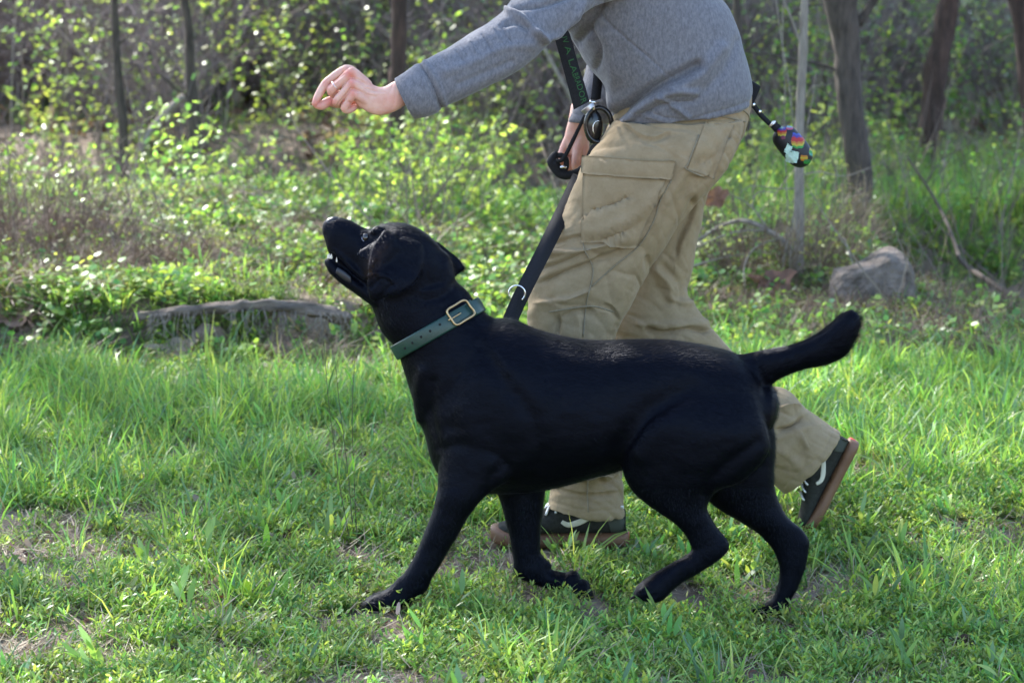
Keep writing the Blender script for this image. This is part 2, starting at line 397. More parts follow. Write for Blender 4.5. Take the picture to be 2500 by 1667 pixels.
def m_dog():
    m, n, b, _ = newmat("black coat")
    f = noise(n, 60, 5, stretch=(0.25, 1, 1)); c = ramp(n, f, [(0.3, (0.001, 0.001, 0.002)), (0.7, (0.002, 0.0021, 0.0042))])
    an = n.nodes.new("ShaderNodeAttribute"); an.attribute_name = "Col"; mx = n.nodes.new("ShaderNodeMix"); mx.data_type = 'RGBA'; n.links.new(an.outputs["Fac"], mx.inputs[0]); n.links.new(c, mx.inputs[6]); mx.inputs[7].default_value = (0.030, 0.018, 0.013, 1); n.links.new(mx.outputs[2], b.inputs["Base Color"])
    b.inputs["Roughness"].default_value = 0.5; b.inputs["Specular IOR Level"].default_value = 0.12
    b.inputs["Specular Tint"].default_value = (0.62, 0.72, 1.0, 1)
    b.inputs["Sheen Weight"].default_value = 0.03; b.inputs["Sheen Roughness"].default_value = 0.35; b.inputs["Sheen Tint"].default_value = (0.4, 0.45, 0.8, 1)
    x = bump(n, None, noise(n, 260, 3, stretch=(0.35, 1, 1)), 0.3, 0.002); bump(n, b, noise(n, 22, 3, stretch=(0.7, 1, 1)), 0.22, 0.01, x); return m
M['dog'] = m_dog()
M['coat'] = mat("coat hair", (0.0015, 0.0015, 0.0028), rough=0.4, spec=0.15)
M['wet'] = mat("wet black skin", (0.012, 0.011, 0.013), (0.03, 0.026, 0.03), 200, 0.28, 500, 0.4, 0.001)
M['lip'] = mat("lip lining", (0.010, 0.011, 0.016), rough=0.4)
M['claw'] = mat("claw horn", (0.012, 0.011, 0.010), rough=0.6, spec=0.2)
M['eye'] = mat("dark eye", (0.012, 0.007, 0.004), rough=0.05, spec=0.9)
M['eye_white'] = mat("eye white", (0.35, 0.37, 0.5), rough=0.15)
M['tooth'] = mat("tooth", (0.75, 0.7, 0.6), rough=0.3)
M['collar'] = mat("green collar", (0.005, 0.032, 0.025), (0.008, 0.042, 0.033), 60, 0.38, 300, 0.15, 0.001)
M['hole'] = mat("hole", (0.004, 0.006, 0.006), rough=0.9)
M['brass'] = mat("antique brass", (0.42, 0.30, 0.16), rough=0.35, metal=0.9)
M['steel'] = mat("bright steel", (0.75, 0.75, 0.76), rough=0.22, metal=1.0)
M['black'] = mat("black webbing", (0.008, 0.008, 0.01), (0.014, 0.014, 0.018), 300, 0.8, 900, 0.5, 0.001, spec=0.3)
M['blackgloss'] = mat("black plastic", (0.008, 0.008, 0.009), rough=0.18)
M['textgreen'] = mat("green lettering", (0.012, 0.09, 0.02), rough=0.7)
M['mint'] = mat("mint plastic", (0.45, 0.66, 0.58), (0.55, 0.75, 0.68), 60, 0.3, 40, 0.5, 0.01)
M['print'] = None
M['red'] = mat("red tab", (0.7, 0.03, 0.05), rough=0.5)
M['shoe'] = mat("charcoal suede", (0.022, 0.022, 0.019), (0.036, 0.036, 0.031), 120, 0.9, 500, 0.5, 0.001, spec=0.2)
M['shoe2'] = mat("grey green heel patch", (0.055, 0.062, 0.05), rough=0.9)
M['stripe'] = mat("off white stripe", (0.62, 0.58, 0.48), rough=0.6)
M['lace'] = mat("white lace", (0.75, 0.74, 0.72), rough=0.85)
M['gum'] = mat("gum rubber", (0.15, 0.07, 0.035), (0.19, 0.095, 0.05), 30, 0.55, 200, 0.1, 0.001)
M["coat"].node_tree.nodes["Principled BSDF"].inputs["Specular Tint"].default_value = (0.6, 0.7, 1.0, 1)
M['rock'] = mat("grey stone", (0.075, 0.058, 0.047), (0.24, 0.195, 0.165), 14, 0.95, 60, 0.9, 0.02, detail=10)
M['deadleaf'] = foliage("dead leaf", 0.25, 0.7, 0.25, var=0.2, tmul=1.0)

# ================================================================== ground
def build_ground():
    xs = np.concatenate([np.linspace(-45, -3.2, 40), np.arange(-3.1, 3.15, 0.045), np.linspace(3.3, 45, 40)])
    ys = np.concatenate([np.linspace(-30, 3.9, 22), np.arange(4.0, 12.5, 0.045), np.arange(12.6, 26, 0.25), np.linspace(27, 110, 50)])
    X, Y = np.meshgrid(xs, ys); Z = hgt(X, Y)
    V = np.stack([X, Y, Z], -1).reshape(-1, 3)
    me = mesh_from("ground", V, [grid_faces(len(ys), len(xs), False)], None, True, (M['ground'],))
    tag(link("ground", me), kind='structure', label="brown soil of the clearing under the grass")
build_ground()

# ================================================================== plant pieces
def ribbons(base, yaw, length, width, lean, curl, prof, roll=None, ss=None, col=None, col_tip=None):
    """batch of blades / leaves; each a bent tapering strip ending in a point"""
    base = np.asarray(base, float); N = len(base); S = len(prof)
    f = lambda a: np.broadcast_to(np.asarray(a, float), (N,))
    yaw, length, width, lean, curl = map(f, (yaw, length, width, lean, curl))
    roll = f(0 if roll is None else roll)
    ss = np.linspace(0, 1, S) if ss is None else np.asarray(ss)
    K = 9; tt = np.linspace(0, 1, K); th = lean[:, None] + curl[:, None] * tt[None]      # angle from vertical
    dr = np.sin(th); dz = np.cos(th)
    cr = np.concatenate([np.zeros((N, 1)), np.cumsum((dr[:, 1:] + dr[:, :-1]) / 2, 1) / (K - 1)], 1)
    cz = np.concatenate([np.zeros((N, 1)), np.cumsum((dz[:, 1:] + dz[:, :-1]) / 2, 1) / (K - 1)], 1)
    idx = ss * (K - 1); i0 = np.clip(np.floor(idx).astype(int), 0, K - 2); fr = idx - i0
    r = cr[:, i0] * (1 - fr) + cr[:, i0 + 1] * fr; z = cz[:, i0] * (1 - fr) + cz[:, i0 + 1] * fr
    hx, hy = np.cos(yaw), np.sin(yaw)
    C = base[:, None] + np.stack([r * hx[:, None], r * hy[:, None], z], -1) * length[:, None, None]
    thm = lean[:, None] + curl[:, None] * ss[None]
    side = np.stack([-hy, hx, np.zeros(N)], -1)[:, None] * np.ones((1, S, 1))
    up = np.stack([-np.cos(thm) * hx[:, None], -np.cos(thm) * hy[:, None], np.sin(thm)], -1)
    sv = side * np.cos(roll)[:, None, None] + up * np.sin(roll)[:, None, None]
    w_ = width[:, None] * np.asarray(prof)[None] / 2
    A = C - sv * w_[..., None]; B = C + sv * w_[..., None]
    # layout: pairs for s< S-1, then a tip
    VV = np.concatenate([np.stack([A[:, :-1], B[:, :-1]], 2).reshape(N, -1, 3), C[:, -1:]], 1)
    nv = 2 * (S - 1) + 1; off = (np.arange(N) * nv)[:, None]
    Q = []
    for k in range(S - 2): Q.append(np.stack([off[:, 0] + 2 * k, off[:, 0] + 2 * k + 1, off[:, 0] + 2 * k + 3, off[:, 0] + 2 * k + 2], -1))
    T = np.stack([off[:, 0] + 2 * (S - 2), off[:, 0] + 2 * (S - 2) + 1, off[:, 0] + nv - 1], -1)
    Q = np.concatenate(Q) if Q else np.zeros((0, 4), int)
    c = None
    if col is not None:
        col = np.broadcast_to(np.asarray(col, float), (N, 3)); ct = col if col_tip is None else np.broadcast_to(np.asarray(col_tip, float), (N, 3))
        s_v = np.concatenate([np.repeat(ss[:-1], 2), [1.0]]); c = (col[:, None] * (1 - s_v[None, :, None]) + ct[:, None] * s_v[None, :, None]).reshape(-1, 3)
    return VV.reshape(-1, 3), Q, T, c
BL = [0.75, 1, 0.7, 0]; LF = [0.15, 0.9, 1.0, 0.55, 0]; LFs = [0, .25, .5, .8, 1]
YG = np.array([(0.29, 0.40, 0.095), (0.20, 0.35, 0.085), (0.38, 0.46, 0.13), (0.14, 0.29, 0.085), (0.17, 0.30, 0.16)])
def gcol(n, w=(0.25, 0.3, 0.15, 0.2, 0.1), r=rng): return YG[r.choice(5, n, p=np.array(w) / sum(w))] * r.uniform(0.8, 1.15, (n, 1))
def U(a, b, n=None): return rng.uniform(a, b, n)
PROTO = {}
def proto_coll(name, meshes):
    c = bpy.data.collections.new(name)
    for i, me in enumerate(meshes):
        o = bpy.data.objects.new(me.name, me); c.objects.link(o)
    PROTO[name] = (c, len(meshes))
def tuft(n, h0, h1, w0, w1, spread, cw, curl=(0.3, 1.3), lean=(0.0, 0.5), mt='grass'):
    mb = MB(); a = U(0, 6.28, n); r = spread * np.sqrt(U(0, 1, n)); b = np.stack([r * np.cos(a), r * np.sin(a), np.full(n, -0.005)], -1)
    c = gcol(n, cw); L = U(h0, h1, n)
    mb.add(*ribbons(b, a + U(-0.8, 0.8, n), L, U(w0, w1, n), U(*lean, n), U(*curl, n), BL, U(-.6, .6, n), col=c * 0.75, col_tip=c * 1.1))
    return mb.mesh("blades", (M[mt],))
def sprig(nst, h, nl, ll, lw, cw, leaf=LF, lss=LFs, mt='leaf', spread=0.03, stemc=(0.16, 0.22, 0.06), flat=0.4, curl=0.5):
    mb = MB()
    for s in range(nst):
        a = U(0, 6.28); r = U(0, spread); b = np.array([[r * math.cos(a), r * math.sin(a), 0]]); hh = U(0.5, 1) * h; le = U(0.1, 0.9); ya = U(0, 6.28); cu = U(-.2, .8)
        mb.add(*ribbons(b, ya, hh, 0.0022, le, cu, [1, 1, .8, .3], col=stemc))
        n = nl; t = np.linspace(0.2, 1, n); th = le + cu * t / 2
        P = b + np.stack([np.cos(ya) * np.sin(th) * t * hh, np.sin(ya) * np.sin(th) * t * hh, np.cos(th) * t * hh], -1)
        c = gcol(n, cw)
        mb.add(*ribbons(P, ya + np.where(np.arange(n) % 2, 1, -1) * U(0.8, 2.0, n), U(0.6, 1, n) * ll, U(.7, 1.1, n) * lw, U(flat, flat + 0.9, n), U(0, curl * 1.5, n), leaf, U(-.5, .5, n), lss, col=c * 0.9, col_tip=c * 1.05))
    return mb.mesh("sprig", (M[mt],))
RND = [0.3, 0.95, 1.0, 0.7, 0.0]; RNs = [0, .2, .5, .85, 1]
proto_coll("short", [tuft(12, 0.018, 0.055, 0.002, 0.004, 0.035, (.3, .3, .2, .15, .05), (0.3, 1.8), (0.1, 0.8)) for _ in range(4)])
proto_coll("tuft", [tuft(13, 0.05, 0.16, 0.003, 0.0068, 0.04, (.2, .35, .15, .2, .1), (0.3, 1.6), (0.0, 0.5)) for _ in range(5)])
proto_coll("tall", [tuft(10, 0.14, 0.34, 0.0028, 0.006, 0.05, (.25, .4, .15, .15, .05), (0.2, 1.2), (0.0, 0.3)) for _ in range(4)])
proto_coll("mat", [sprig(7, 0.045, 6, 0.019, 0.0052, (.35, .25, .25, .15, 0), spread=0.04) for _ in range(6)])
proto_coll("broad", [sprig(3, 0.05, 4, 0.055, 0.012, (.1, .2, .05, .3, .4), spread=0.03, flat=0.1) for _ in range(4)])
proto_coll("ivy", [sprig(5, 0.085, 7, 0.026, 0.019, (.25, .35, .15, .2, .05), RND, RNs, spread=0.07, flat=0.9, curl=.3, stemc=(.14, .1, .06)) for _ in range(5)])
def straw(n, L, mt='dry', c0=(0.30, 0.23, 0.15), c1=(0.42, 0.35, 0.25), up=1.2, w_=0.0022):
    mb = MB(); a = U(0, 6.28, n); b = np.stack([U(-.06, .06, n), U(-.06, .06, n), U(0.0, 0.012, n)], -1)
    t = U(0, 1, (n, 1)); c = np.array(c0) * (1 - t) + np.array(c1) * t
    mb.add(*ribbons(b, a, U(.4, 1, n) * L, U(.6, 1.2, n) * w_, U(up - .3, 1.7, n), U(-.5, .7, n), [1, 1, 1, .8, .6], U(-.5, .5, n), col=c)); return mb.mesh("straw", (M[mt],))
proto_coll("straw", [straw(12, 0.09) for _ in range(4)])
proto_coll("vine", [straw(26, 0.17, up=1.30, c0=(.10, .065, .045), c1=(.27, .195, .15), w_=0.0019) for _ in range(4)])
def flakes(n):
    mb = MB(); a = U(0, 6.28, n); b = np.stack([U(-.05, .05, n), U(-.05, .05, n), U(0.002, 0.01, n)], -1)
    cs = np.array([(.17, .085, .05), (.26, .17, .12), (.11, .06, .045), (.34, .27, .22)])[rng.integers(0, 4, n)]
    mb.add(*ribbons(b, a, U(.015, .045, n), U(.01, .02, n), U(1.1, 1.7, n), U(-.8, .6, n), RND, U(-.6, .6, n), RNs, col=cs)); return mb.mesh("flakes", (M['deadleaf'],))
proto_coll("flakes", [flakes(6) for _ in range(3)])

def sticks(n):
    mb = MB(); a = U(0, 6.28, n); b = np.stack([U(-.1, .1, n), U(-.1, .1, n), np.zeros(n)], -1); L = U(.25, .8, n)
    mb.add(*ribbons(b, a, L, U(.003, .006, n), U(0.1, 1.5, n), U(-.6, .7, n), [1, .9, .7, .3], U(-1.5, 1.5, n), col=np.array([(.17, .13, .11)]) * U(.5, 1.6, (n, 1)))); return mb.mesh("sticks", (M['twig'],))
proto_coll("sticks", [sticks(7) for _ in range(4)])
def scatter(name, proto, P, yaw, scl, label=None, cat=None, tilt=0.15, kind='stuff', parent=None):
    c, k = PROTO[proto]; n = len(P)
    me = bpy.data.meshes.new(name); me.vertices.add(n); me.vertices.foreach_set("co", np.asarray(P, np.float32).ravel())
    a = me.attributes.new("rot", 'FLOAT_VECTOR', 'POINT'); a.data.foreach_set("vector", np.stack([rng.normal(0, tilt, n), rng.normal(0, tilt, n), yaw], -1).astype(np.float32).ravel())
    a = me.attributes.new("scl", 'FLOAT', 'POINT'); a.data.foreach_set("value", np.asarray(scl, np.float32))
    a = me.attributes.new("pick", 'INT', 'POINT'); a.data.foreach_set("value", rng.integers(0, k, n).astype(np.int32))
    g = bpy.data.node_groups.new(name, 'GeometryNodeTree'); g.interface.new_socket("Geometry", in_out='INPUT', socket_type='NodeSocketGeometry'); g.interface.new_socket("Geometry", in_out='OUTPUT', socket_type='NodeSocketGeometry')
    N = g.nodes; i = N.new("NodeGroupInput"); o = N.new("NodeGroupOutput"); ip = N.new("GeometryNodeInstanceOnPoints"); ci = N.new("GeometryNodeCollectionInfo")
    ci.inputs["Collection"].default_value = c; ci.inputs["Separate Children"].default_value = True; ci.inputs["Reset Children"].default_value = True
    def na(nm, ty):
        x = N.new("GeometryNodeInputNamedAttribute"); x.data_type = ty; x.inputs[0].default_value = nm; return x.outputs[0]
    l = g.links.new
    l(i.outputs[0], ip.inputs["Points"]); l(ci.outputs[0], ip.inputs["Instance"]); ip.inputs["Pick Instance"].default_value = True
    l(na("pick", 'INT'), ip.inputs["Instance Index"])
    er = N.new("FunctionNodeEulerToRotation"); l(na("rot", 'FLOAT_VECTOR'), er.inputs[0]); l(er.outputs[0], ip.inputs["Rotation"])
    l(na("scl", 'FLOAT'), ip.inputs["Scale"]); l(ip.outputs[0], o.inputs[0])
    ob = link(name, me, parent); md = ob.modifiers.new("scatter", 'NODES'); md.node_group = g
    tag(ob, label, cat, kind=kind); return ob
def spread(n, y0, y1, dens=None, pad=1.3, power=1.0, xr=None):
    """points over the part of the ground in and round the view"""
    hm = (y0 + y1) / 2 * (1250 / FPX); n = int(n * (hm + pad) / (hm + .35)) if pad == 1.3 else n
    y = rng.uniform(y0 ** 2, y1 ** 2, n * 3) ** 0.5; hw = y * (1250 / FPX) + pad
    x = U(-1, 1, n * 3) * hw
    if xr is not None: k = (x > xr[0]) & (x < xr[1]); x, y = x[k], y[k]
    if dens is not None:
        k = U(0, 1, len(x)) < dens(x, y); x, y = x[k], y[k]
    x, y = x[:n], y[:n]
    return np.stack([x, y, hgt(x, y)], -1)

def build_cover():
    PW = np.array([gp(*q)[:2] for q in ((905, 1490), (870, 1485), (950, 1480), (1380, 1470), (1600, 1470), (1850, 1512), (1900, 1512), (1870, 1530), (1215, 1335), (1840, 1530), (1900, 1535))])
    def paw(x, y):
        d = np.full(np.shape(x), 9.0)
        for q in PW: d = np.minimum(d, np.hypot(x - q[0], (y - q[1] + .06) * .8))
        return sst(.09, .20, d)
    bare = lambda x, y: np.clip((fbm(x * 3.1, y * 3.1, 77) - 0.38) * 6, 0.13, 1) * np.clip((fbm(x * 12, y * 12, 78) - .36) * 5, .12, 1)
    notch = lambda x, y: 1 - sst(1.42, 1.6, x) * sst(8.9, 9.3, y + .9 * (x - 1.7)) * (1 - sst(11, 11.6, y)) * 0.85
    P = spread(15500, 4.35, 8.2, lambda x, y: bare(x, y) * (.45 + .55 * paw(x, y))); scatter("ground_cover", "mat", P, U(0, 6.28, len(P)), U(0.6, 1.35, len(P)), "low mat of small yellow green leaves covering the soil round the dog", "ground cover")
    P = spread(4500, 4.35, 9.2, lambda x, y: (bare(x, y) * .9 + .05) * (.25 + .75 * paw(x, y))); scatter("short_grass", "short", P, U(0, 6.28, len(P)), U(0.7, 1.4, len(P)), "short fine grass between the low leaves", "grass")
    td = lambda x, y: np.clip((fbm(x * 2.8, y * 2.8, 40) - .42) * 5, 0.02, 1) * (0.22 + 0.84 * sst(5.55, 6.5, y + 0.25 * np.sin(x * 3)) + .35 * sst(.1, .8, x) * sst(5.0, 5.4, y)) * (1 - 0.8 * sst(7.3, 8.2, y)) * paw(x, y)
    P = spread(2900, 4.35, 9.0, td); scatter("medium_grass", "tuft", P, U(0, 6.28, len(P)), U(0.6, 1.3, len(P)), "loose tufts of brighter grass in the clearing", "grass")
    tl = lambda x, y: np.clip((fbm(x * 1.8 + 9, y * 1.8, 55) - .50) * 5, 0.0, 1) * sst(5.9, 6.6, y) * (1 - sst(7.2, 7.9, y)) * paw(x, y)
    P = spread(520, 5.8, 8.8, tl); scatter("tall_grass", "tall", P, U(0, 6.28, len(P)), U(0.4, 0.8, len(P)), "tall arching grass in a band before the bank", "grass")
    P = spread(420, 4.35, 8.8, lambda x, y: bare(x, y) * paw(x, y)); scatter("broad_grass", "broad", P, U(0, 6.28, len(P)), U(0.6, 1.4, len(P)), "blue green broader blades among the grass", "grass")
    P = spread(8000, 4.35, 9.2, lambda x, y: .45 + .55 * paw(x, y)); P[:, 2] += .002; scatter("straw_litter", "straw", P, U(0, 6.28, len(P)), U(0.5, 1.2, len(P)), "dry straw bits lying on bare patches", "litter", 0.1)
    P = spread(1300, 4.35, 9.2); P[:, 2] += .004; scatter("leaf_litter", "flakes", P, U(0, 6.28, len(P)), U(0.4, 0.95, len(P)), "small brown leaf scraps on the soil", "litter", 0.2)
    # bank
    P = spread(9500, 7.9, 12.6, lambda x, y: np.clip((fbm(x * 2.4, y * 2.4, 60) - .36) * 5, .12, 1) * np.clip(.25 + .75 * sst(8.2, 9.0, y) + .5 * (x > 0), 0, 1) * (1 - .75 * np.clip(-x - .6, 0, 1) * sst(8.3, 8.9, y)) * (1 - .7 * sst(9.8, 10.8, y)) * notch(x, y)); scatter("bank_ground_cover", "ivy", P, U(0, 6.28, len(P)), U(0.6, 1.3, len(P)), "round leaved creeper spreading over the bank", "ground cover", 0.3)
    P = spread(6500, 7.8, 10.8, lambda x, y: np.clip((fbm(x * 1.6, y * 1.6, 61) - .36) * 6, .12, 1) * np.clip(.30 + 1.2 * np.clip(-x - .6, 0, 1) + .7 * np.clip(x - .3, 0, 1) + .5 * (x < 0) * (1 - sst(8.6, 9.0, y)), 0, 1) * (1 - .8 * sst(9.4, 10.4, y))); P[:, 2] += U(.0, .05, len(P)); scatter("vine_tangle", "vine", P, U(0, 6.28, len(P)), U(0.5, 1.2, len(P)), "brown dead vine tangle on the bank", "vines", 0.3)
    P = spread(1500, 8.2, 12.0, notch); scatter("bank_mat", "mat", P, U(0, 6.28, len(P)), U(1.0, 2.0, len(P)), "small bright leaves on the bank top", "ground cover", 0.3)
    P = spread(420, 8.6, 15); scatter("dead_sticks", "sticks", P, U(0, 6.28, len(P)), U(.5, 1.3, len(P)), "thin dead sticks poking out of the bank and meadow", "sticks", .2)
    # meadow beyond
    P = spread(3600, 10.3, 19, lambda x, y: np.clip((fbm(x * .9, y * .9, 62) - .36) * 5, .08, 1) * (.08 + .92 * (1 - sst(12.2, 13.4, y))) * notch(x, y), 0.8); scatter("meadow_grass", "tuft", P, U(0, 6.28, len(P)), U(0.8, 1.5, len(P)), "sunlit yellow green grass beyond the bank", "grass")
    P = spread(700, 9.8, 14, lambda x, y: notch(x, y) ** 3, 0.8, xr=(0.9, 9)); scatter("bank_grass", "tall", P, U(0, 6.28, len(P)), U(0.6, 1.1, len(P)), "long grass on the far side of the creek cut", "grass")
    P = spread(900, 15, 36, lambda x, y: np.clip((fbm(x * .4, y * .4, 63) - .3) * 4, .1, 1), 1.5); scatter("forest_floor_plants", "ivy", P, U(0, 6.28, len(P)), U(2.0, 3.5, len(P)), "green low plants on the forest floor far back", "ground cover", .3)
    P = spread(5000, 12.5, 36, None, 1.5); scatter("forest_floor_litter", "flakes", P, U(0, 6.28, len(P)), U(2.0, 4, len(P)), "brown leaf litter on the forest floor far back", "litter", .3)
build_cover()
# ================================================================== crowns, trees, shrubs
def crown_mesh(name, n, rx, ry, rz, ls, seed, cl=26):
    r = np.random.default_rng(seed); c = r.normal(0, 1, (cl, 3)); c /= np.linalg.norm(c, axis=1)[:, None]; c *= r.uniform(.3, 1, (cl, 1)) * [rx, ry, rz]
    k = r.integers(0, cl, n); P = c[k] + r.normal(0, 1, (n, 3)) * [rx * .22, ry * .22, rz * .16]
    mb = MB(); cc = np.array([(.07, .15, .03), (.10, .19, .035), (.05, .11, .03), (.13, .22, .04)])[r.integers(0, 4, n)]
    mb.add(*ribbons(P, r.uniform(0, 6.28, n), r.uniform(.7, 1.2, n) * ls, r.uniform(.5, .8, n) * ls, r.uniform(.3, 2.2, n), r.uniform(-.3, .8, n), [.3, 1, 0], r.uniform(-.8, .8, n), [0, .5, 1], col=cc))
    return mb.mesh(name, (M['leaf'],))
CROWNS = [crown_mesh("crown", 2600, 2.3, 2.3, 1.7, .115, 11), crown_mesh("crown", 2000, 1.9, 1.9, 1.6, .115, 12), crown_mesh("crown", 1300, 1.6, 1.6, 1.3, .10, 13)]
def px_pts(rows, Y): return np.array([at((r[0] + r[1]) / 2, r[2], Y) for r in rows]), np.array([abs(r[1] - r[0]) / 2 / FPX * Y for r in rows])
def tree(name, label, rows, Y, mat_, top, crown=0, branches=(), wob=.10, cat="tree", group=None, croot=True, n=14, cz=1.0):
    P, rad = px_pts(rows, Y); g = P[-1].copy(); g[2] = float(hgt(g[0], g[1])) - .05
    P = np.concatenate([P, [g]]); rad = np.concatenate([rad, [rad[-1] * (1.35 if croot else 1.1)]])
    P = P[::-1]; rad = rad[::-1]
    d = P[-1] - P[-2]; d /= np.linalg.norm(d) + 1e-9
    upv = np.array([d[0] * .5, d[1] * .3, 1.0]); ext = [P[-1] + upv * h for h in (top * .3, top * .65, top)]
    PP = np.concatenate([P, ext]); rr = np.concatenate([rad, rad[-1] * np.array([.85, .6, .25])])
    e = thing(name, (g[0], g[1], g[2]), label, cat, group)
    mb = MB(); A = catmull(np.concatenate([PP, rr[:, None]], 1), 8); A[:, 0] += (vnoise(A[:, 2] * 3, A[:, 2] * 0, 5) - .5) * A[:, 3] * .5
    mb.add(*tube(A[:, :3], np.abs(A[:, 3]), n, 1, wob=wob)); mb.obj("trunk", mat_, e, col=False)
    for br in branches:
        Pb = np.array([at(q[0], q[1], Y + (q[2] if len(q) > 2 else 0)) for q in br[0]]); mb = MB(); mb.add(*tube(Pb, np.linspace(br[1], br[1] * .35, len(Pb)), 8, 5)); mb.obj("branch", mat_, e, col=False)
    if crown is not None:
        for k, (dx, dy, dz) in enumerate(((0, 0, 0),) if cz == 1.0 else ((0, 0, 0), (1.2, -.8, .8), (-1.0, .9, -.4))):
            o = link("crown", CROWNS[crown], e); o.location = Vector(PP[-1] + np.array([dx, dy, dz])); tag(o, kind='stuff')
    return e
def build_trees():
    tree("tree", "stout grey barked tree trunk right of the slender sapling", [(2006,2095,-160),(2010,2095,0),(2035,2103,110),(2046,2108,220),(2056,2118,330),(2064,2126,450),(2070,2130,560),(2072,2140,620)], 10.6, M['bark'], 4.2, 1, [([(2060,175),(2000,158),(1930,145),(1870,132),(1815,128)], .008), ([(2095,60),(2180,-60),(2300,-200)], .02)])
    tree("tree", "reddish brown trunk with torn bark leaning right near the right edge", [(2320,2380,-160),(2292,2345,0),(2278,2330,90),(2262,2318,180),(2250,2302,270),(2244,2292,350),(2244,2286,420),(2240,2290,480)], 13.2, M['bark2'], 4.0, 2, wob=.22)
    tree("tree", "dark trunk cut off by the right edge of the picture", [(2440,2490,-120),(2462,2520,0),(2478,2536,90),(2492,2552,200),(2500,2560,350),(2500,2566,520)], 11.6, M['bark2'], 4.0, 2)
    tree("sapling", "slender pale grey sapling standing behind the dangling bag holder", [(1957,1975,-150),(1955,1973,0),(1951,1972,100),(1947,1969,190),(1944,1966,280),(1941,1964,380),(1938,1962,480),(1936,1962,600),(1930,1968,715)], 9.15, M['bark3'], 2.6, 2,
         [([(1955,105),(1942,72),(1930,40),(1915,5),(1900,-40)], .006), ([(1963,236),(1975,222),(1986,210),(2010,209),(2036,204)], .0022), ([(1958,428),(2000,420),(2060,430),(2110,415),(2180,385)], .003), ([(1950,460),(1900,461),(1860,455),(1830,455),(1805,472)], .003)], .05, n=12)
    tree("tree", "thin dark trunk just behind the person's back", [(1786,1802,-120),(1790,1808,0),(1798,1816,120),(1808,1826,250),(1818,1836,350),(1826,1846,450),(1830,1852,540)], 11.6, M['bark'], 3.5, 2, [([(1818,128),(1850,100),(1900,60),(1960,20),(2020,10)], .010)])
    tree("tree", "dark crooked trunk behind the outstretched arm with a swollen root at its foot", [(955,993,-120),(956,993,0),(956,995,120),(954,996,200),(945,985,300),(942,985,380),(955,1015,440),(985,1060,500)], 12.4, M['bark2'], 4.0, 1, [([(975,250),(950,290),(930,330),(915,360)], .012)], .16)
    tree("tree", "thin dark trunk upper left with forked branches", [(268,286,-100),(270,288,0),(276,296,120),(280,302,200),(288,312,320),(290,318,470),(292,322,530)], 12.7, M['bark'], 4.0, 0, [([(290,110),(310,90),(330,70),(300,50)], .008), ([(285,80),(255,70),(230,55)], .006)])
    tree("tree", "crooked dark trunk left of centre among yellow leaves", [(430,450,-100),(440,460,0),(452,474,80),(455,480,180),(455,490,300),(470,500,430),(465,510,520)], 12.9, M['bark'], 4.0, 2, [([(470,240),(440,225),(400,190),(370,175)], .012), ([(450,230),(400,270),(355,300),(340,325)], .012)])
    rr = np.random.default_rng(5)
    kinds = ["far thin trunk seen deep in the woods"]
    spec = [(90,17,10),(180,22,12),(350,20,9),(560,19,14),(660,24,12),(730,17.5,10),(830,21,12),(1060,18,10),(1120,24,14),(1190,16.5,9),(2180,20,14),(2215,16,10),(2390,18.5,12),(2440,24,12),(1880,21,12),(1700,19,10),(20,26,16),(1300,22,12),(1560,21,12)]
    words = {90:"farthest left trunk in the shaded woods, grey and thin", 180:"thin trunk left of the forked dark trunk, deep in the shade", 350:"slim trunk just right of the forked dark trunk far back", 560:"dark trunk between the yellow leaves and the bright water glints", 660:"far brown trunk left of the raised hand", 730:"slim far trunk just left of the raised hand", 830:"far trunk above the raised hand", 1060:"slim trunk above the forearm in the background", 1120:"far trunk behind the sleeve", 1190:"slim trunk seen above the elbow", 2180:"far trunk between the stout grey trunk and the torn one", 2215:"slim trunk close left of the torn reddish trunk", 2390:"slim pinkish trunk right of the torn reddish trunk", 2440:"far trunk near the right edge", 1880:"far slim trunk left of the pale sapling", 1700:"trunk hidden behind the person's back", 20:"trunk at the left edge far in the woods", 1300:"trunk behind the person's chest", 1560:"trunk behind the person's waist"}
    for u, Y, wpx in spec:
        g = gp(u, 833.5 + FPX * math.tan(math.atan2(CAM_H - float(hgt(0, Y)), Y) - PITCH)); Y = g[1]
        wp = wpx * 15 / Y * .9; l = rr.uniform(-25, 25); v0 = proj(np.array([g[0], Y, g[2]]))[1]
        tree("tree", words[u], [(u - wp + l, u + wp + l, -150), (u - wp + l * .5, u + wp + l * .5, (v0 - 150) / 2), (u - wp, u + wp, v0)], Y, M['bark'] if rr.random() < .6 else M['bark2'], rr.uniform(3, 5), 1, cz=2.0 if Y > 21 else 1.0, wob=.1, n=9)
    # trees beyond the left edge whose crowns shade the clearing
    for k, (x, y, h, c, lb) in enumerate([(-5.9, 12.5, 6.6, 2, "tall tree left of the clearing beyond the bank"), (-3.6, 10.2, 5.0, 2, "leafy tree outside the left edge of the clearing"), (3.9, 13.5, 5.5, 1, "tree beyond the creek on the right")]):
        z = float(hgt(x, y)); e = thing("tree", (x, y, z), lb, "tree"); mb = MB(); mb.add(*tube([(x, y, z - .1), (x + .1, y, z + h * .4), (x - .1, y + .1, z + h * .8), (x, y, z + h * 1.25)], [.16, .13, .10, .03], 12, 6, wob=.1)); mb.obj("trunk", M['bark'], e, col=False)
        for j in range(3):
            a = j * 2.1 + k; mb = MB(); mb.add(*tube([(x, y, z + h * (.6 + .1 * j)), (x + math.cos(a) * .8, y + math.sin(a) * .8, z + h * .85), (x + math.cos(a) * 1.6, y + math.sin(a) * 1.6, z + h * 1.02)], [.05, .035, .01], 8, 4)); mb.obj("branch", M['bark'], e, col=False)
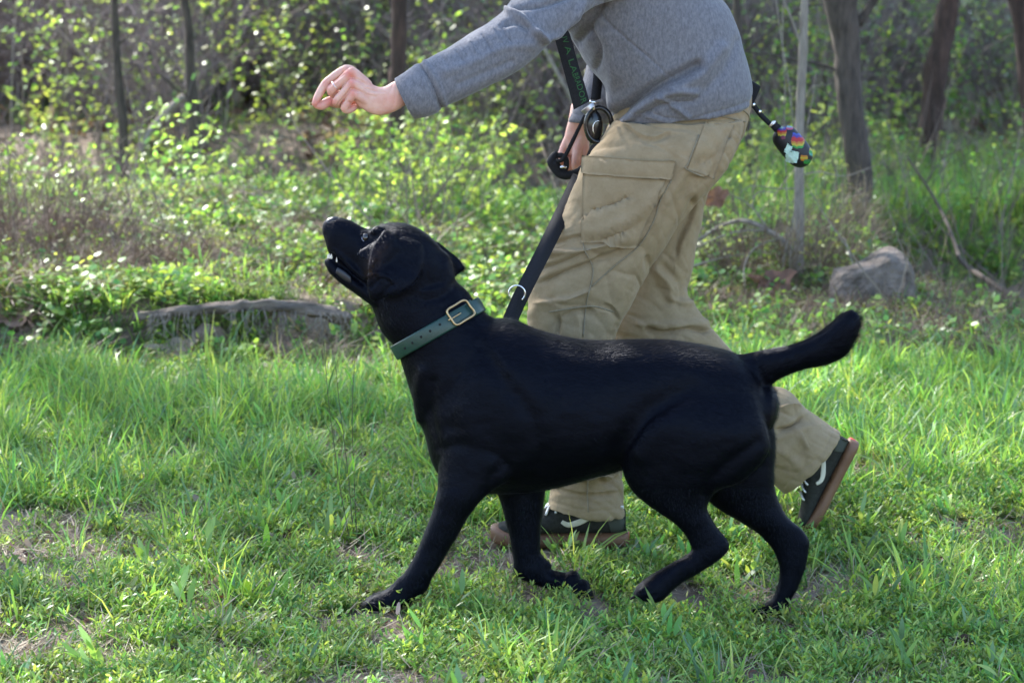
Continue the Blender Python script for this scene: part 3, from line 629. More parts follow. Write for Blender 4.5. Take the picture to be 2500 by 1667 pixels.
        for j, (dx, dy, dz) in enumerate(((0, 0, 0), (1.3, -1.0, .5), (-1.2, .6, -.3))):
            o = link("crown", CROWNS[c], e); o.location = (x + dx, y + dy, z + h + dz); o.rotation_euler = (0, 0, k + j * 2); tag(o, kind='stuff')
build_trees()

def bush_mesh(name, ns, h, nl, ll, cw, stemc=((.10, .075, .06), (.20, .16, .13)), r0=.25, lr=(.8, 1.3), seed=0, width=.75, droop=0.0, sw=.007, tw=5):
    """thin twiggy stems with small leaves along them"""
    r = np.random.default_rng(seed); mb = MB(); a = r.uniform(0, 6.28, ns); rr_ = r0 * np.sqrt(r.uniform(0, 1, ns)); b = np.stack([rr_ * np.cos(a), rr_ * np.sin(a), np.full(ns, -.03)], -1)
    L = r.uniform(.5, 1, ns) * h; le = r.uniform(0, .5, ns); cu = r.uniform(-.3, 1.1, ns); ya = a + r.normal(0, .6, ns)
    t = r.uniform(0, 1, (ns, 1)); sc = np.array(stemc[0]) * (1 - t) + np.array(stemc[1]) * t
    mb.add(*ribbons(b, ya, L, r.uniform(.6, 1.3, ns) * sw, le, cu, [1, .9, .7, .3], r.uniform(-1.5, 1.5, ns), col=sc))
    def pos(k, t):
        K = 12; q = np.zeros((len(k), 3)); 
        tt = np.linspace(0, 1, K)[None] * t[:, None]; th = le[k][:, None] + cu[k][:, None] * tt; dr = np.sin(th).mean(1) * t * L[k]; dz = np.cos(th).mean(1) * t * L[k]
        return b[k] + np.stack([np.cos(ya[k]) * dr, np.sin(ya[k]) * dr, dz], -1)
    nt = ns * tw; k = r.integers(0, ns, nt); tp = r.uniform(.2, .95, nt); P = pos(k, tp); ty = r.uniform(0, 6.28, nt); tl = r.uniform(.3, 1, nt) * h * .28; tle = r.uniform(.3, 1.5, nt); tcu = r.uniform(-.5, .6, nt)
    mb.add(*ribbons(P, ty, tl, np.full(nt, sw * .5), tle, tcu, [1, .8, .4], r.uniform(-1.5, 1.5, nt), col=sc[k]))
    m = r.integers(0, nt, nl); s = r.uniform(.1, 1.05, nl); th = tle[m] + tcu[m] * s / 2
    LP = P[m] + np.stack([np.cos(ty[m]) * np.sin(th), np.sin(ty[m]) * np.sin(th), np.cos(th)], -1) * (tl[m] * s)[:, None]
    mb2 = MB(); c = gcol(nl, cw, r)
    mb2.add(*ribbons(LP, r.uniform(0, 6.28, nl), r.uniform(*lr, nl) * ll, r.uniform(.45, .7, nl) * ll, r.uniform(.5, 2.0, nl) + droop, r.uniform(0, .6, nl), RND, r.uniform(-.9, .9, nl), RNs, col=c))
    return mb, mb2
def bush_proto(*a, mt='leaf', **k):
    m1, m2 = bush_mesh("brush", *a, **k)
    mb = MB()
    V = np.concatenate([np.concatenate(m1.V), np.concatenate(m2.V)]); C = np.concatenate([np.concatenate(m1.C), np.concatenate(m2.C)]); o = m1.n
    Q = np.concatenate([np.concatenate(m1.Q), np.concatenate(m2.Q) + o]); T = np.concatenate([np.concatenate(m1.T), np.concatenate(m2.T) + o])
    nq1 = sum(map(len, m1.Q)); nt1 = sum(map(len, m1.T))
    mi = np.concatenate([np.zeros(nq1), np.ones(len(Q) - nq1), np.zeros(nt1), np.ones(len(T) - nt1)])
    return mesh_from("brush", V, [Q, T], C, True, (M['twig'], M[mt]), mi)
GW, YW = (.2, .35, .2, .2, .05), (.4, .2, .4, 0, 0)
proto_coll("brush", [bush_proto(40, 1.25, 900, .032, (.3, .3, .2, .15, .05), seed=100 + i) for i in range(5)])
proto_coll("bare", [bush_proto(70, 1.4, 60, .035, GW, seed=200 + i, tw=8, stemc=((.11, .085, .083), (.30, .24, .235))) for i in range(4)])
proto_coll("shiny", [bush_proto(34, 1.3, 420, .034, (.15, .3, 0, .35, .2), seed=500 + i, mt="waxy") for i in range(3)])
proto_coll("dark", [bush_proto(40, 1.6, 1500, .055, (0, .05, 0, .45, .5), seed=300 + i, tw=8, width=1, mt='waxy') for i in range(3)])
proto_coll("lowbrush", [bush_proto(26, .55, 260, .030, YW, seed=400 + i, sw=.004) for i in range(4)])
def build_undergrowth():
    def sp(n, y0, y1, f=None, pad=.8): return spread(n, y0, y1, f, pad)
    P = sp(150, 13.8, 34, lambda x, y: (.3 + .7 * (fbm(x * .45, y * .45, 70) > .48)) * (.35 + .65 * sst(14, 18, y))); scatter("undergrowth", "brush", P, U(0, 6.28, len(P)), U(.6, 1.25, len(P)), "leafy spring undergrowth filling the woods behind", "undergrowth", .12)
    P = sp(260, 15, 32, lambda x, y: np.clip(1.3 - np.abs(x / y + .07) * 7, .25, 1)); scatter('glossy_undergrowth', 'shiny', P, U(0, 6.28, len(P)), U(.6, 1.25, len(P)), 'glossy leaved undergrowth glinting in the sun behind', 'undergrowth', .15)
    P = sp(1100, 13.6, 36, lambda x, y: np.clip(.6 - x / y * 2.5, .25, 1) * (.35 + .65 * sst(14, 17, y))); scatter("bare_brush", "bare", P, U(0, 6.28, len(P)), U(.7, 1.4, len(P)), "tangle of bare grey brown twigs in the woods behind", "undergrowth", .15)
    P = sp(90, 17, 36, lambda x, y: np.clip(1 - np.abs(x / y + .10) * 6, .08, 1)); scatter("evergreen_brush", "dark", P, U(0, 6.28, len(P)), U(.7, 1.3, len(P)), "dark glossy evergreen brush deep in the woods", "undergrowth", .12)
    P = sp(55, 10.0, 14, lambda x, y: (1 - sst(1.2, 1.5, x) * (1 - sst(11.4, 12, y)) * .8) * np.clip(.9 - .3 * (np.abs(x - .3) < .5), 0, 1)); scatter("low_brush", "lowbrush", P, U(0, 6.28, len(P)), U(.6, 1.2, len(P)), "low yellow green seedlings on and behind the bank", "undergrowth", .2)
build_undergrowth()
def shrub(label, u, v, Y, h, ns, nl, ll, cw, seed, name="shrub", droop=0.0, r0=.15, mt='leaf', sc=((.12, .09, .07), (.26, .21, .18)), sw=.007):
    x = ray(u, v)[0] / ray(u, v)[1] * Y; z = float(hgt(x, Y)); e = thing(name, (x, Y, z), label, "shrub")
    a, b = bush_mesh("s", ns, h, nl, ll, cw, seed=seed, droop=droop, r0=r0, stemc=sc, sw=sw)
    o = a.obj("stems", M['twig'], e); o.location = (x, Y, z); tag(o, kind='stuff'); o = b.obj("leaves", M[mt], e); o.location = (x, Y, z); tag(o, kind='stuff')
build_sh = [("bright lime leaved shrub behind the raised hand", 840, 420, 13.4, 1.5, 22, 1100, .034, YW, 1, .3), ("yellow green shrub right of the crooked trunk under the arm", 1100, 430, 13.2, 1.2, 20, 700, .032, YW, 2, .3),
    ("loose shrub with round yellow leaves on the left", 300, 520, 13.6, 1.15, 16, 420, .036, YW, 3, .25), ("pale leaved shrub at the left edge", 60, 520, 13.8, 1.2, 18, 420, .034, GW, 4, .3), ("leafy shrub between the left trunks", 560, 500, 14.2, 1.3, 20, 600, .034, GW, 5, .3),
    ("shrub with dangling bright leaves behind the pale sapling", 1870, 400, 13.6, 1.6, 22, 900, .034, GW, 6, .35), ("shrub with drooping leaves right of the stout grey trunk", 2150, 420, 13.8, 1.5, 20, 800, .034, YW, 7, .3), ("sunlit green shrub in the upper right", 2420, 330, 15.5, 1.6, 30, 1800, .036, GW, 8, .45),
    ("small shrub at the foot of the torn trunk", 2330, 560, 11.6, .7, 16, 260, .03, GW, 9, .25), ("shrub below the outstretched forearm", 1180, 470, 13.8, 1.1, 18, 500, .034, GW, 10, .3)]
for (lb, u, v, Y, h, ns, nl, ll, cw, sd_, r0) in build_sh: shrub(lb, u, v, Y, h, ns, int(nl * .75), ll * .9, cw, sd_, r0=r0, droop=.5 if sd_ in (6, 7) else 0)
shrub("leafless brown brier of fine arching twigs at the foot of the pale sapling", 1880, 700, 9.3, .52, 150, 130, .018, GW, 31, name="brier", r0=.22, sc=((.10, .07, .05), (.26, .19, .14)), sw=.0035)
shrub("brown twiggy brier between the pale sapling and the grey rock", 2020, 690, 9.4, .44, 110, 90, .018, GW, 32, name="brier", r0=.16, sc=((.10, .07, .05), (.28, .2, .15)), sw=.003)
shrub("low brown bramble heap at the left end of the bank", 60, 690, 9.2, .50, 420, 120, .018, GW, 33, name="brier", r0=.4, sc=((.08, .05, .04), (.24, .17, .13)), sw=.0035)
shrub("low brown bramble mound left above the fallen log", 250, 700, 8.9, .28, 300, 100, .018, GW, 34, name="brier", r0=.4, sc=((.08, .05, .04), (.24, .17, .13)), sw=.003)
shrub("glossy dark evergreen shrub at the top left of the raised hand", 650, 300, 17.0, 1.9, 40, 2600, .05, (0, .1, 0, .45, .45), 20, mt='waxy', r0=.7)
shrub("dark evergreen shrub at the top right of the forked trunk", 480, 300, 18.5, 1.9, 40, 2200, .05, (0, .1, 0, .45, .45), 21, mt='waxy', r0=.7)

M['logbark'] = m_bark("rotting log bark", (0.035, 0.026, 0.02), (0.19, 0.15, 0.12), 7, (0.25, 1, 1))
def build_bank():
    def branch(label, pts, r0, r1, m_, name="fallen_branch", cat="branch", twigs=()):
        P = np.array([at(p[0], p[1], p[2]) for p in pts]); e = thing(name, P[0], label, cat)
        mb = MB(); mb.add(*tube(P, np.linspace(r0, r1, len(P)), 14 if cat == 'log' else 10, 6, wob=.45 if cat == 'log' else .15)); mb.obj("limb", m_, e, col=False)
        for tw in twigs:
            P2 = np.array([at(p[0], p[1], p[2]) for p in tw]); mb = MB(); mb.add(*tube(P2, np.linspace(min(r1 * .8, .004), min(r1 * .3, .0016), len(P2)), 7, 5)); mb.obj("twig", m_, e, col=False)
    g = lambda u, v, dz=0.0: (u, v, gp(u, v)[1])
    branch("grey fallen branch lying along the lip of the bank", [(330,776,8.02),(400,766,8.0),(480,757,7.98),(570,750,7.96),(640,745,7.95),(700,749,7.95),(790,762,7.97),(850,780,8.0)], .013, .024, M['logbark'], "fallen_log", "log", [[(640,748,7.94),(650,775,7.92),(655,800,7.9)], [(690,750,7.94),(700,790,7.9),(706,830,7.9)]])
    branch("long pale arching shoot below the forearm", [(1330,530,11.2),(1240,502,11.1),(1150,462,11.0),(1085,415,10.9),(1050,365,10.85),(1035,315,10.8),(1042,275,10.8)], .007, .003, M['bark3'], "arching_shoot", "branch")
    branch("pale crooked branch crossing behind the strap", [(1440,330,11.5),(1400,250,11.4),(1345,150,11.4),(1300,60,11.4),(1230,-60,11.4)], .010, .006, M['bark3'], "leaning_branch", "branch")
    branch("grey diagonal fallen branch at the right over the creek", [(2500,745,9.6),(2420,690,9.8),(2350,640,10.1),(2330,590,10.4),(2300,520,10.8),(2260,450,11.1),(2215,385,11.3)],   .013, .005, M['bark'], "fallen_branch", "branch", [[(2260,450,11.1),(2300,390,11.2),(2370,350,11.3),(2450,285,11.4)], [(2330,590,10.4),(2380,640,10.3),(2450,690,10.2),(2460,740,10.1)]])
    branch("thin bent branch leaning over the left brush", [(470,590,11.6),(420,540,11.8),(370,480,12),(310,420,12.2)], .011, .006, M['deadwood'])
    branch("pale dead stick standing left above the sunlit patch", [(200,670,9.6),(205,620,9.8),(225,560,10.2),(236,490,10.6)], .006, .004, M['bark3'], "dead_stick", "branch", [[(200,670,9.6),(230,680,9.5)]])
    branch("pale stick leaning right of centre in the left brush", [(690,560,11.7),(720,480,11.9),(770,430,12.4),(815,410,12.6)], .010, .006, M['deadwood'])
    branch("dark thin leaning stem behind the dog's muzzle", [(880,520,12),(840,440,12),(815,390,12),(812,300,12)], .007, .004, M['bark2'], "leaning_shoot", "branch")
    branch("white streaked slanting limb in the left woods", [(448,235,12.6),(400,280,12.6),(360,330,12.5),(345,370,12.5)], .018, .012, M['bark3'])
    branch("arched dead branch beside the grey rock", [(1930,620,9.15),(1915,592,9.15),(1880,566,9.2),(1838,545,9.25),(1800,540,9.3),(1750,558,9.3),(1700,590,9.3)], .014, .006, M['deadwood'], "dead_branch", "branch",
           [[(1870,562,9.2),(1800,566,9.1),(1740,585,9.0),(1690,610,9.0)], [(1880,566,9.2),(1855,530,9.2),(1835,505,9.2),(1800,482,9.2),(1770,470,9.2)], [(1900,585,9.15),(1850,600,9.1),(1820,640,9.0),(1817,690,8.9),(1828,745,8.9)], [(1835,505,9.2),(1850,470,9.2),(1900,470,9.2)], [(1690,650,9.1),(1760,630,9.1),(1830,620,9.1)]])
    branch("thin dead twig sticking up left of the rock", [(2108,730,8.9),(2100,690,8.95),(2080,640,9.0),(2065,590,9.05),(2056,580,9.1)], .0035, .002, M['bark3'], "dead_twig", "twig")
    # creepers hanging on the sapling
    for k, (lb, pts) in enumerate([("tan dry vine stem hanging left of the pale sapling", [(1915,-40),(1910,100),(1916,200),(1915,320),(1920,450),(1922,560),(1905,700)]), ("second tan vine stem crossing close to the pale sapling", [(1890,-40),(1905,80),(1925,200),(1938,320),(1945,420),(1935,560),(1925,690)]), ("tan stem leaning against the pale sapling from the right", [(1992,180),(1985,240),(1972,300),(1960,380),(1945,480),(1930,560),(1910,640)])]):
        P = np.array([at(u, v, 9.05 - .02 * k) for u, v in pts]); mb = MB(); mb.add(*tube(P, .0022, 6, 6)); tag(mb.obj("dry_vine", M['deadwood'], None, col=False), lb, "vine")
    # tangles of straw round the sapling foot and by the rock
    n = 620; r = np.random.default_rng(9); mb = MB()
    base = np.array([at(u, v, 9.05) for u, v in zip(r.normal(1940, 60, n), r.normal(670, 60, n))]); base[:, 1] += r.normal(0, .06, n)
    mb.add(*ribbons(base, r.uniform(0, 6.28, n), r.uniform(.05, .18, n), .0017, r.uniform(.3, 2.4, n), r.uniform(-1.4, 1.8, n), [1, 1, .9, .5], r.uniform(-1, 1, n), col=np.array([(.30, .21, .15)]) * r.uniform(.4, 1.25, (n, 1))))
    base = np.array([at(u, v, 10.2) for u, v in zip(r.normal(2090, 30, n), r.normal(540, 38, n))]); base[:, 1] += r.normal(0, .08, n)
    mb.add(*ribbons(base, r.uniform(0, 6.28, n), r.uniform(.05, .16, n), .0025, r.uniform(.3, 2.8, n), r.uniform(-1.5, 1.8, n), [1, 1, .9, .5], r.uniform(-1, 1, n), col=np.array([(.36, .27, .19)]) * r.uniform(.7, 1.3, (n, 1))))
    tag(mb.obj("straw_tangle", M['dry'], None), "tangles of pale dry vine at the foot of the sapling and the stout trunk", "vines", kind='stuff')
    # hanging rootlets below the log
    n = 70; mb = MB(); u = r.uniform(360, 850, n); base = np.array([at(a, 754 + abs(a - 620) * .05, 7.93) for a in u])
    for p in base: L = r.uniform(.03, .13); mb.add(*tube([p, p + [r.normal(0, .01), -.015, -L * .5], p + [r.normal(0, .02), -.02, -L]], .0011, 5, 3))
    tag(mb.obj("hanging_roots", M['deadwood'], None, col=False), "thin pale rootlets hanging from the lip of the bank", "roots", kind='stuff')
    # dark stones in the undercut
    def stone(label, pts, Y, dy, name="rock", cat="rock", seed=1, m_=None):
        """irregular block whose outline follows the given points"""
        c = np.mean(pts, axis=0); st = []
        v, q, t = ball((0, 0, 0), 1, 22, 13); a = np.arctan2(v[:, 2], v[:, 0]); pa = np.array(pts, float) - c; ang = np.arctan2(-pa[:, 1], pa[:, 0]); rad = np.hypot(pa[:, 0], pa[:, 1]); o = np.argsort(ang)
        ang, rad = ang[o], rad[o]; ang = np.concatenate([ang - 2 * math.pi, ang, ang + 2 * math.pi]); rad = np.tile(rad, 3)
        rr = np.interp(a, ang, rad) / FPX * Y; rh = np.hypot(v[:, 0], v[:, 2]); rh = np.clip(rh, 0, 1) ** .35
        base = at(c[0], c[1], Y); V = np.stack([base[0] + np.cos(a) * rh * rr, Y + np.sign(v[:, 1]) * np.abs(v[:, 1]) ** .7 * dy, base[2] + np.sin(a) * rh * rr], -1)
        n1 = (fbm(V[:, 0] * 16 + V[:, 1] * 9, V[:, 2] * 16 + seed, 3, 4) - .5); d = V - V.mean(0); d /= np.linalg.norm(d, axis=1)[:, None]; V = V + d * (n1 * .055)[:, None]
        return tag(link(name, mesh_from(name, V, [q, t], None, m_ is not None, (m_ or M['rock'],))), label, cat)
    stone("angular grey rock on the bank right of the sapling", [(2026,688),(2042,662),(2080,648),(2120,636),(2165,606),(2198,618),(2213,642),(2222,690),(2234,735),(2240,775),(2140,790),(2035,780)], 8.85, .12)
    stone("rounded brown earth clod in the hollow under the log", [(470,800),(520,790),(560,815),(555,850),(500,870),(450,850)], 8.02, .05, "earth_clod", "clod", 4, M['ground'])
    # dead leaves big enough to tell apart
    def dleaf(label, u, v, size, col, ang=0, curl=1.0, up=.5, Y=None, cat="dead leaf"):
        p = gp(u, v) if Y is None else at(u, v, Y); rr_ = np.random.default_rng(int(u * 7 + v)); n = 26; th = np.linspace(0, 2 * math.pi, n, endpoint=False)
        lob = 1 + .30 * np.cos(5 * th) * (np.sin(th * .5) ** .5) + rr_.normal(0, .04, n); rs = np.array([.0, .3, .55, .8, 1.0]); V = []
        for r_ in rs:
            x = np.cos(th) * lob * r_ * size * .62; y = np.sin(th) * lob * r_ * size * .5; z = curl * (r_ ** 2) * size * (.22 + .18 * np.cos(2 * th + ang)) + rr_.normal(0, .012, n) * size * r_
            z = z + .03 * size * np.abs(np.sin(5 * th / 2)) * r_; V.append(np.stack([x, y, z], -1))
        V = np.concatenate(V); ca, sa = math.cos(ang), math.sin(ang); V = np.stack([V[:, 0] * ca - V[:, 1] * sa, V[:, 0] * sa + V[:, 1] * ca, V[:, 2]], -1)
        V = np.stack([V[:, 0], V[:, 1] * math.cos(up) + V[:, 2] * math.sin(up) * -1, V[:, 1] * math.sin(up) + V[:, 2] * math.cos(up)], -1)
        C = np.array(col) * (1 + rr_.normal(0, .12, (len(V), 1))); me = mesh_from("dead_leaf", V, [grid_faces(5, n)], C, True, (M['deadleaf'],))
        o = link("dead_leaf", me); o.location = Vector(p) + Vector((0, 0, .006 + size * .12)); return tag(o, label, cat)
    BR, RD, TN = (.17, .10, .07), (.12, .052, .035), (.33, .25, .19)
    dleaf("large curled brown leaf left of the rock under the sapling", 1885, 715, .13, BR, .4, 1.2, .7, 8.95); dleaf("dark reddish leaf on the ground just behind the dog's tail", 1985, 800, .10, RD, 1.1, 1.0, .6)
    dleaf("curled brown leaf caught on a twig beside the trousers", 1746, 494, .075, (.19, .115, .075), .2, 2.0, 1.2, 9.2); dleaf("tan leaf leaning on the front of the grey rock", 2140, 722, .10, TN, .8, .8, 1.0, 8.95)
    dleaf("broad tan leaf in front of the hollow under the log", 425, 880, .13, TN, .5, .7, .5); dleaf("tan leaf at the left edge on the bank", 25, 765, .14, (.30, .2, .14), .2, .8, .5); dleaf("pale leaf right of the hollow under the log", 690, 868, .10, TN, 2.0, .8, .8)
    dleaf("pinkish tan curled leaf in the grass before the dog's chest", 1030, 1190, .045, (.42, .3, .25), 1.2, 1.5, .9); dleaf("white backed leaf scrap at lower left", 340, 1302, .035, (.6, .6, .58), .2, .6, .2); dleaf("small brown leaf on the bare patch at lower left", 690, 1320, .035, RD, 1.2, 1.0, .4)
    dleaf("pale leaf scrap by the dog's front paw", 905, 1385, .03, (.6, .58, .56), .4, .6, .2); dleaf("brown leaf in the lower right grass", 2270, 1390, .05, RD, .2, .8, .4); dleaf("dark twisted leaf at the bottom right", 2330, 1590, .045, (.08, .05, .04), .5, 1.4, .5)
    dleaf("purplish leaf scrap at the far lower right", 2480, 1490, .03, (.2, .15, .2), .5, 1, .4); dleaf("brown leaf upright behind the trousers", 1790, 800, .08, RD, 1.8, 1.2, 1.2, 8.8)
    # stick at lower left
    branch("dark bent stick lying in the grass at lower left", [(30,1497,gp(30,1497)[1]),(90,1503,gp(90,1503)[1]),(160,1496,gp(160,1496)[1]),(230,1482,gp(230,1482)[1]),(290,1455,gp(290,1455)[1]),(318,1440,gp(318,1440)[1])], .0045, .003, M['bark'], "fallen_stick", "stick")
    branch("thin pale curved stem lying at the lower right", [(2340,1470,gp(2340,1470)[1]),(2358,1430,gp(2358,1440)[1]),(2370,1400,gp(2368,1420)[1])], .0016, .001, M['bark3'], "dry_stalk", "stalk")
    # broad leaved young plants in the foreground
    def blades(label, u, v, spec, name="seedling", cat="plant"):
        p = gp(u, v); e = thing(name, p, label, cat)
        for (yaw, L, w_, le, cu, c) in spec:
            mb = MB(); mb.add(*ribbons([p], yaw, L, w_, le, cu, [.12, .6, .95, 1, .8, .45, 0], .2, [0, .15, .35, .55, .75, .9, 1], col=np.array(c) * .85, col_tip=c)); mb.obj("leaf", M['leaf'], e)
    G1, G2, G3 = (.13, .27, .05), (.09, .2, .06), (.22, .36, .05)
    blades("upright broad bladed seedling in the lower left centre", 605, 1478, [(0, .10, .022, .1, .2, G1), (3.1, .07, .02, .7, .4, G2), (4.7, .08, .02, .3, .3, G3), (2.0, .05, .018, .9, .3, G1)])
    blades("seedling with three pointed leaves left of the bare patch", 565, 1395, [(.3, .07, .018, .2, .2, G1), (3.0, .07, .02, .8, .2, G1), (2.5, .06, .018, .3, .1, G3)]); blades("blue green seedling right of the bare patch", 650, 1380, [(.6, .08, .02, .3, .1, G1), (2.2, .09, .017, .4, .3, G2), (1.4, .10, .018, .1, .0, G3)])
    blades("two leaved seedling near the bent stick", 300, 1460, [(.4, .06, .026, .5, .3, G3), (.1, .07, .022, 1.0, -.3, G2), (3.4, .04, .018, .3, .2, G3)]); blades("wide leaf pair at the left edge", 65, 1400, [(3.0, .07, .026, 1.0, .2, G2), (2.6, .06, .022, .7, .2, G1), (.3, .05, .012, .1, .1, G3)])
    blades("single folded leaf standing left of centre", 395, 1440, [(1.8, .04, .014, .1, .2, G1), (.4, .03, .012, .8, .2, G2)]); blades("long leaf arching above the lower left grass", 310, 1310, [(2.6, .09, .024, .7, .1, G1), (.2, .06, .012, .2, .1, G1)]); blades("seedling just right of the dog's lifted hind paw", 1800, 1440, [(.2, .09, .016, .5, .7, G2), (3.3, .09, .015, .6, .8, G2), (1.6, .07, .014, .2, .3, G1)])
    blades("tuft of wide blades right of the rear paw", 2130, 1450, [(a, .10 + .02 * (k % 3), .012, .2 + .1 * k, .5, (G1, G2, G3)[k % 3]) for k, a in enumerate((.2, 1.1, 2.2, 3.1, 4.1, 5.2, 2.8))]); blades("low whorl of blue green blades near the bottom right corner", 2400, 1560, [(a, .08, .012, .5, .6, G2) for a in (.1, 1.2, 2.4, 3.3, 4.2, 5.4)])
    blades("low whorl of silvery blades left of the trousers' rear shoe", 1560, 1370, [(a, .09, .012, .7, .7, (.16, .26, .16)) for a in (.1, 1.6, 2.9, 3.6, 5.4)])
    # three dark stalks in front of the dog's chest
    for k, (lb, pts) in enumerate([("leftmost of the three dark wiry stalks before the dog", [(858,1340),(845,1270),(830,1190),(815,1080),(800,960),(790,820)]), ("middle one of the three dark wiry stalks before the dog", [(866,1325),(858,1250),(850,1160),(838,1060),(826,960),(818,880)]), ("right one of the three dark wiry stalks before the dog", [(874,1345),(868,1250),(864,1150),(860,1040),(862,940),(868,860)])]):
        Y = gp(*pts[0])[1]; P = np.array([at(u, v, Y) for u, v in pts]); e = thing("wiry_stalk", P[0], lb, "grass stalk"); mb = MB(); mb.add(*tube(P, np.linspace(.0012, .0006, len(P)), 6, 5)); mb.obj("stalk", mat("stalk", (.07, .075, .03), rough=.6), e, col=False)
        mb = MB(); mb.add(*ribbons(P[2:5], U(0, 6, 3), .10, .004, .5, .8, BL, .2, col=G1)); tag(mb.obj("blades", M['grass'], e), kind='stuff')
    # dead grass clump in the foreground
    n = 240; p = gp(1365, 1492); mb = MB(); b = p + np.stack([r.normal(0, .028, n), r.normal(0, .03, n), r.uniform(.0, .012, n)], -1); mb.add(*ribbons(b, r.uniform(0, 6.28, n), r.uniform(.02, .06, n), .0016, r.uniform(.6, 1.7, n), r.uniform(-.5, .8, n), [1, 1, .6], 0, [0, .5, 1], col=np.array([(.17, .10, .07)]) * r.uniform(.6, 1.5, (n, 1))))
    tag(mb.obj("dead_grass_clump", M['dry'], None), "small clump of dead brown grass in front of the lifted front paw", "grass clump", kind='stuff')
build_bank()

# ================================================================== the dog
DY = 5.20
def build_dog():
    a = DY
    torso = loft([(1042,905,1034,1045,a,.045),(1092,850,1066,1150,a,.085),(1150,792,1150,1196,a,.11),(1240,779,1248,1204,a,.12),(1330,811,1345,1190,a,.125),
        (1440,832,1440,1166,a,.125),(1540,830,1530,1140,a,.112),(1640,832,1620,1105,a,.105),(1740,848,1710,1110,a,.108),(1812,874,1790,1120,a,.10),(1862,935,1850,1060,a,.065)], 40, 5, 2.15)
    neck = loft([(1080,625,898,722,a,.055),(1108,680,912,762,a,.062),(1140,712,934,812,a,.066),(1172,752,966,850,a,.07),(1205,778,990,915,a,.076),(1262,800,1016,1000,a,.09),(1300,870,1040,1070,a,.08)], 36, 5, 2.1)
    head = loft([(804,539,793,584,a,.018),(822,531,803,620,a,.027),(856,539,829,645,a,.031),(890,556,866,672,a,.036),(914,556,893,702,a,.05),(938,545,912,726,a,.062),
        (975,543,945,745,a,.070),(1012,554,985,755,a,.070),(1046,574,1025,750,a,.062),(1078,610,1070,735,a,.045)], 32, 5, 2.2)
    jaw = loft([(797,632,796,650,a,.012),(807,628,803,665,a,.019),(830,646,824,685,a,.024),(860,664,852,705,a,.030),(900,690,886,730,a,.036),(935,690,912,752,a,.042)], 24, 4, 2.2)
    flew = loft([(812,590,812,622,a-.012,.016),(835,610,838,644,a-.014,.020),(862,640,864,668,a-.018,.022),(890,665,890,690,a-.02,.022)], 20, 4)
    brow = [ball(at(922,563,a-.030),(.016,.013,.011)), ball(at(928,560,a+.03),(.015,.013,.010))]
    nosebr = [ball(at(812,548,a),(.015,.016,.014))]
    tail = loft([(1780,868,1850,1000,a,.04),(1822,864,1876,950,a,.032),(1867,854,1900,926,a,.028),(1939,840,1957,903,a,.026),(1993,814,2020,890,a,.027),(2030,786,2066,868,a,.029),(2052,766,2090,828,a,.026),(2070,759,2101,795,a,.018)], 24, 5)
    n = a - .075; f = a + .07
    thigh_n = loft([(1640,930,1840,935,n+.03,.05),(1560,1020,1868,1030,n,.062),(1517,1092,1878,1100,n,.062),(1522,1156,1820,1168,n,.052),(1548,1203,1752,1195,n,.043),(1600,1246,1727,1236,n,.034),(1645,1276,1741,1270,n,.027),
        (1673,1306,1762,1300,n,.022),(1684,1330,1781,1326,n,.020)], 28, 5)
    meta_n = loft([(1688,1305,1770,1308,n,.019),(1690,1338,1781,1335,n,.021),(1680,1350,1752,1368,n,.020),(1645,1371,1690,1406,n,.019),(1605,1395,1648,1431,n,.019)], 24, 5)
    paw_n = loft([(1625,1384,1664,1422,n,.02),(1602,1396,1646,1438,n,.023),(1575,1414,1620,1462,n,.028),(1556,1430,1598,1468,n,.028),(1549,1445,1568,1463,n,.02)], 24, 4)
    thigh_f = loft([(1700,980,1868,960,f-.02,.05),(1690,1100,1893,1060,f,.055),(1700,1185,1889,1165,f,.048),(1745,1235,1898,1212,f,.038),(1800,1268,1922,1262,f,.030),(1842,1295,1956,1290,f,.023),(1868,1318,1977,1318,f,.021),(1888,1345,1975,1342,f,.020),
        (1903,1384,1965,1386,f,.018),(1899,1425,1950,1428,f,.018),(1885,1460,1932,1462,f,.019),(1872,1480,1925,1488,f,.022)], 28, 5)
    fp = a + .02
    paw_f = loft([(1893,1455,1924,1494,f,.022),(1872,1470,1896,1508,f,.028),(1850,1480,1862,1509,f,.029),(1838,1487,1842,1506,f,.022)], 24, 4)
    toes = []
    for k, dy in enumerate((-.022, -.008, .008, .022)):
        toes.append(ball(at(1845 + abs(k-1.5)*5, 1494, f + dy), (.018,.009,.011), 12, 8))
    fore_n = loft([(1110,960,1300,980,n+.045,.04),(1082,1060,1290,1070,n+.02,.05),(1070,1150,1262,1150,n+.01,.05),(1066,1205,1190,1206,n,.042),(1052,1258,1148,1253,n,.034),(1034,1305,1118,1306,n,.029),(1014,1352,1086,1360,n,.025),
        (992,1392,1058,1405,n,.025),(968,1422,1044,1438,n,.024),(950,1444,1020,1450,n,.021)], 28, 5)
    paw1 = loft([(972,1410,1038,1445,n,.020),(946,1438,1002,1472,n,.025),(914,1450,958,1486,n,.030),(892,1463,912,1492,n,.029),(879,1474,887,1492,n,.020)], 24, 4); toes0 = [ball(at(1032,1428,n),(.013,.014,.013))]
    for k, dy in enumerate((-.021, -.007, .007, .021)):
        toes.append(ball(at(902 + abs(k-1.5)*7, 1478, n + dy), (.020,.009,.011), 12, 8))
        toes.append(ball(at(1570 + abs(k-1.5)*5, 1445, n + dy), (.017,.009,.013), 12, 8))
    fore_f = loft([(1180,1090,1330,1090,f-.02,.05),(1203,1180,1331,1185,f,.042),(1226,1240,1325,1240,f,.032),(1241,1300,1320,1290,f,.027),(1249,1350,1319,1345,f,.024),(1254,1385,1330,1372,f,.024)], 24, 5)
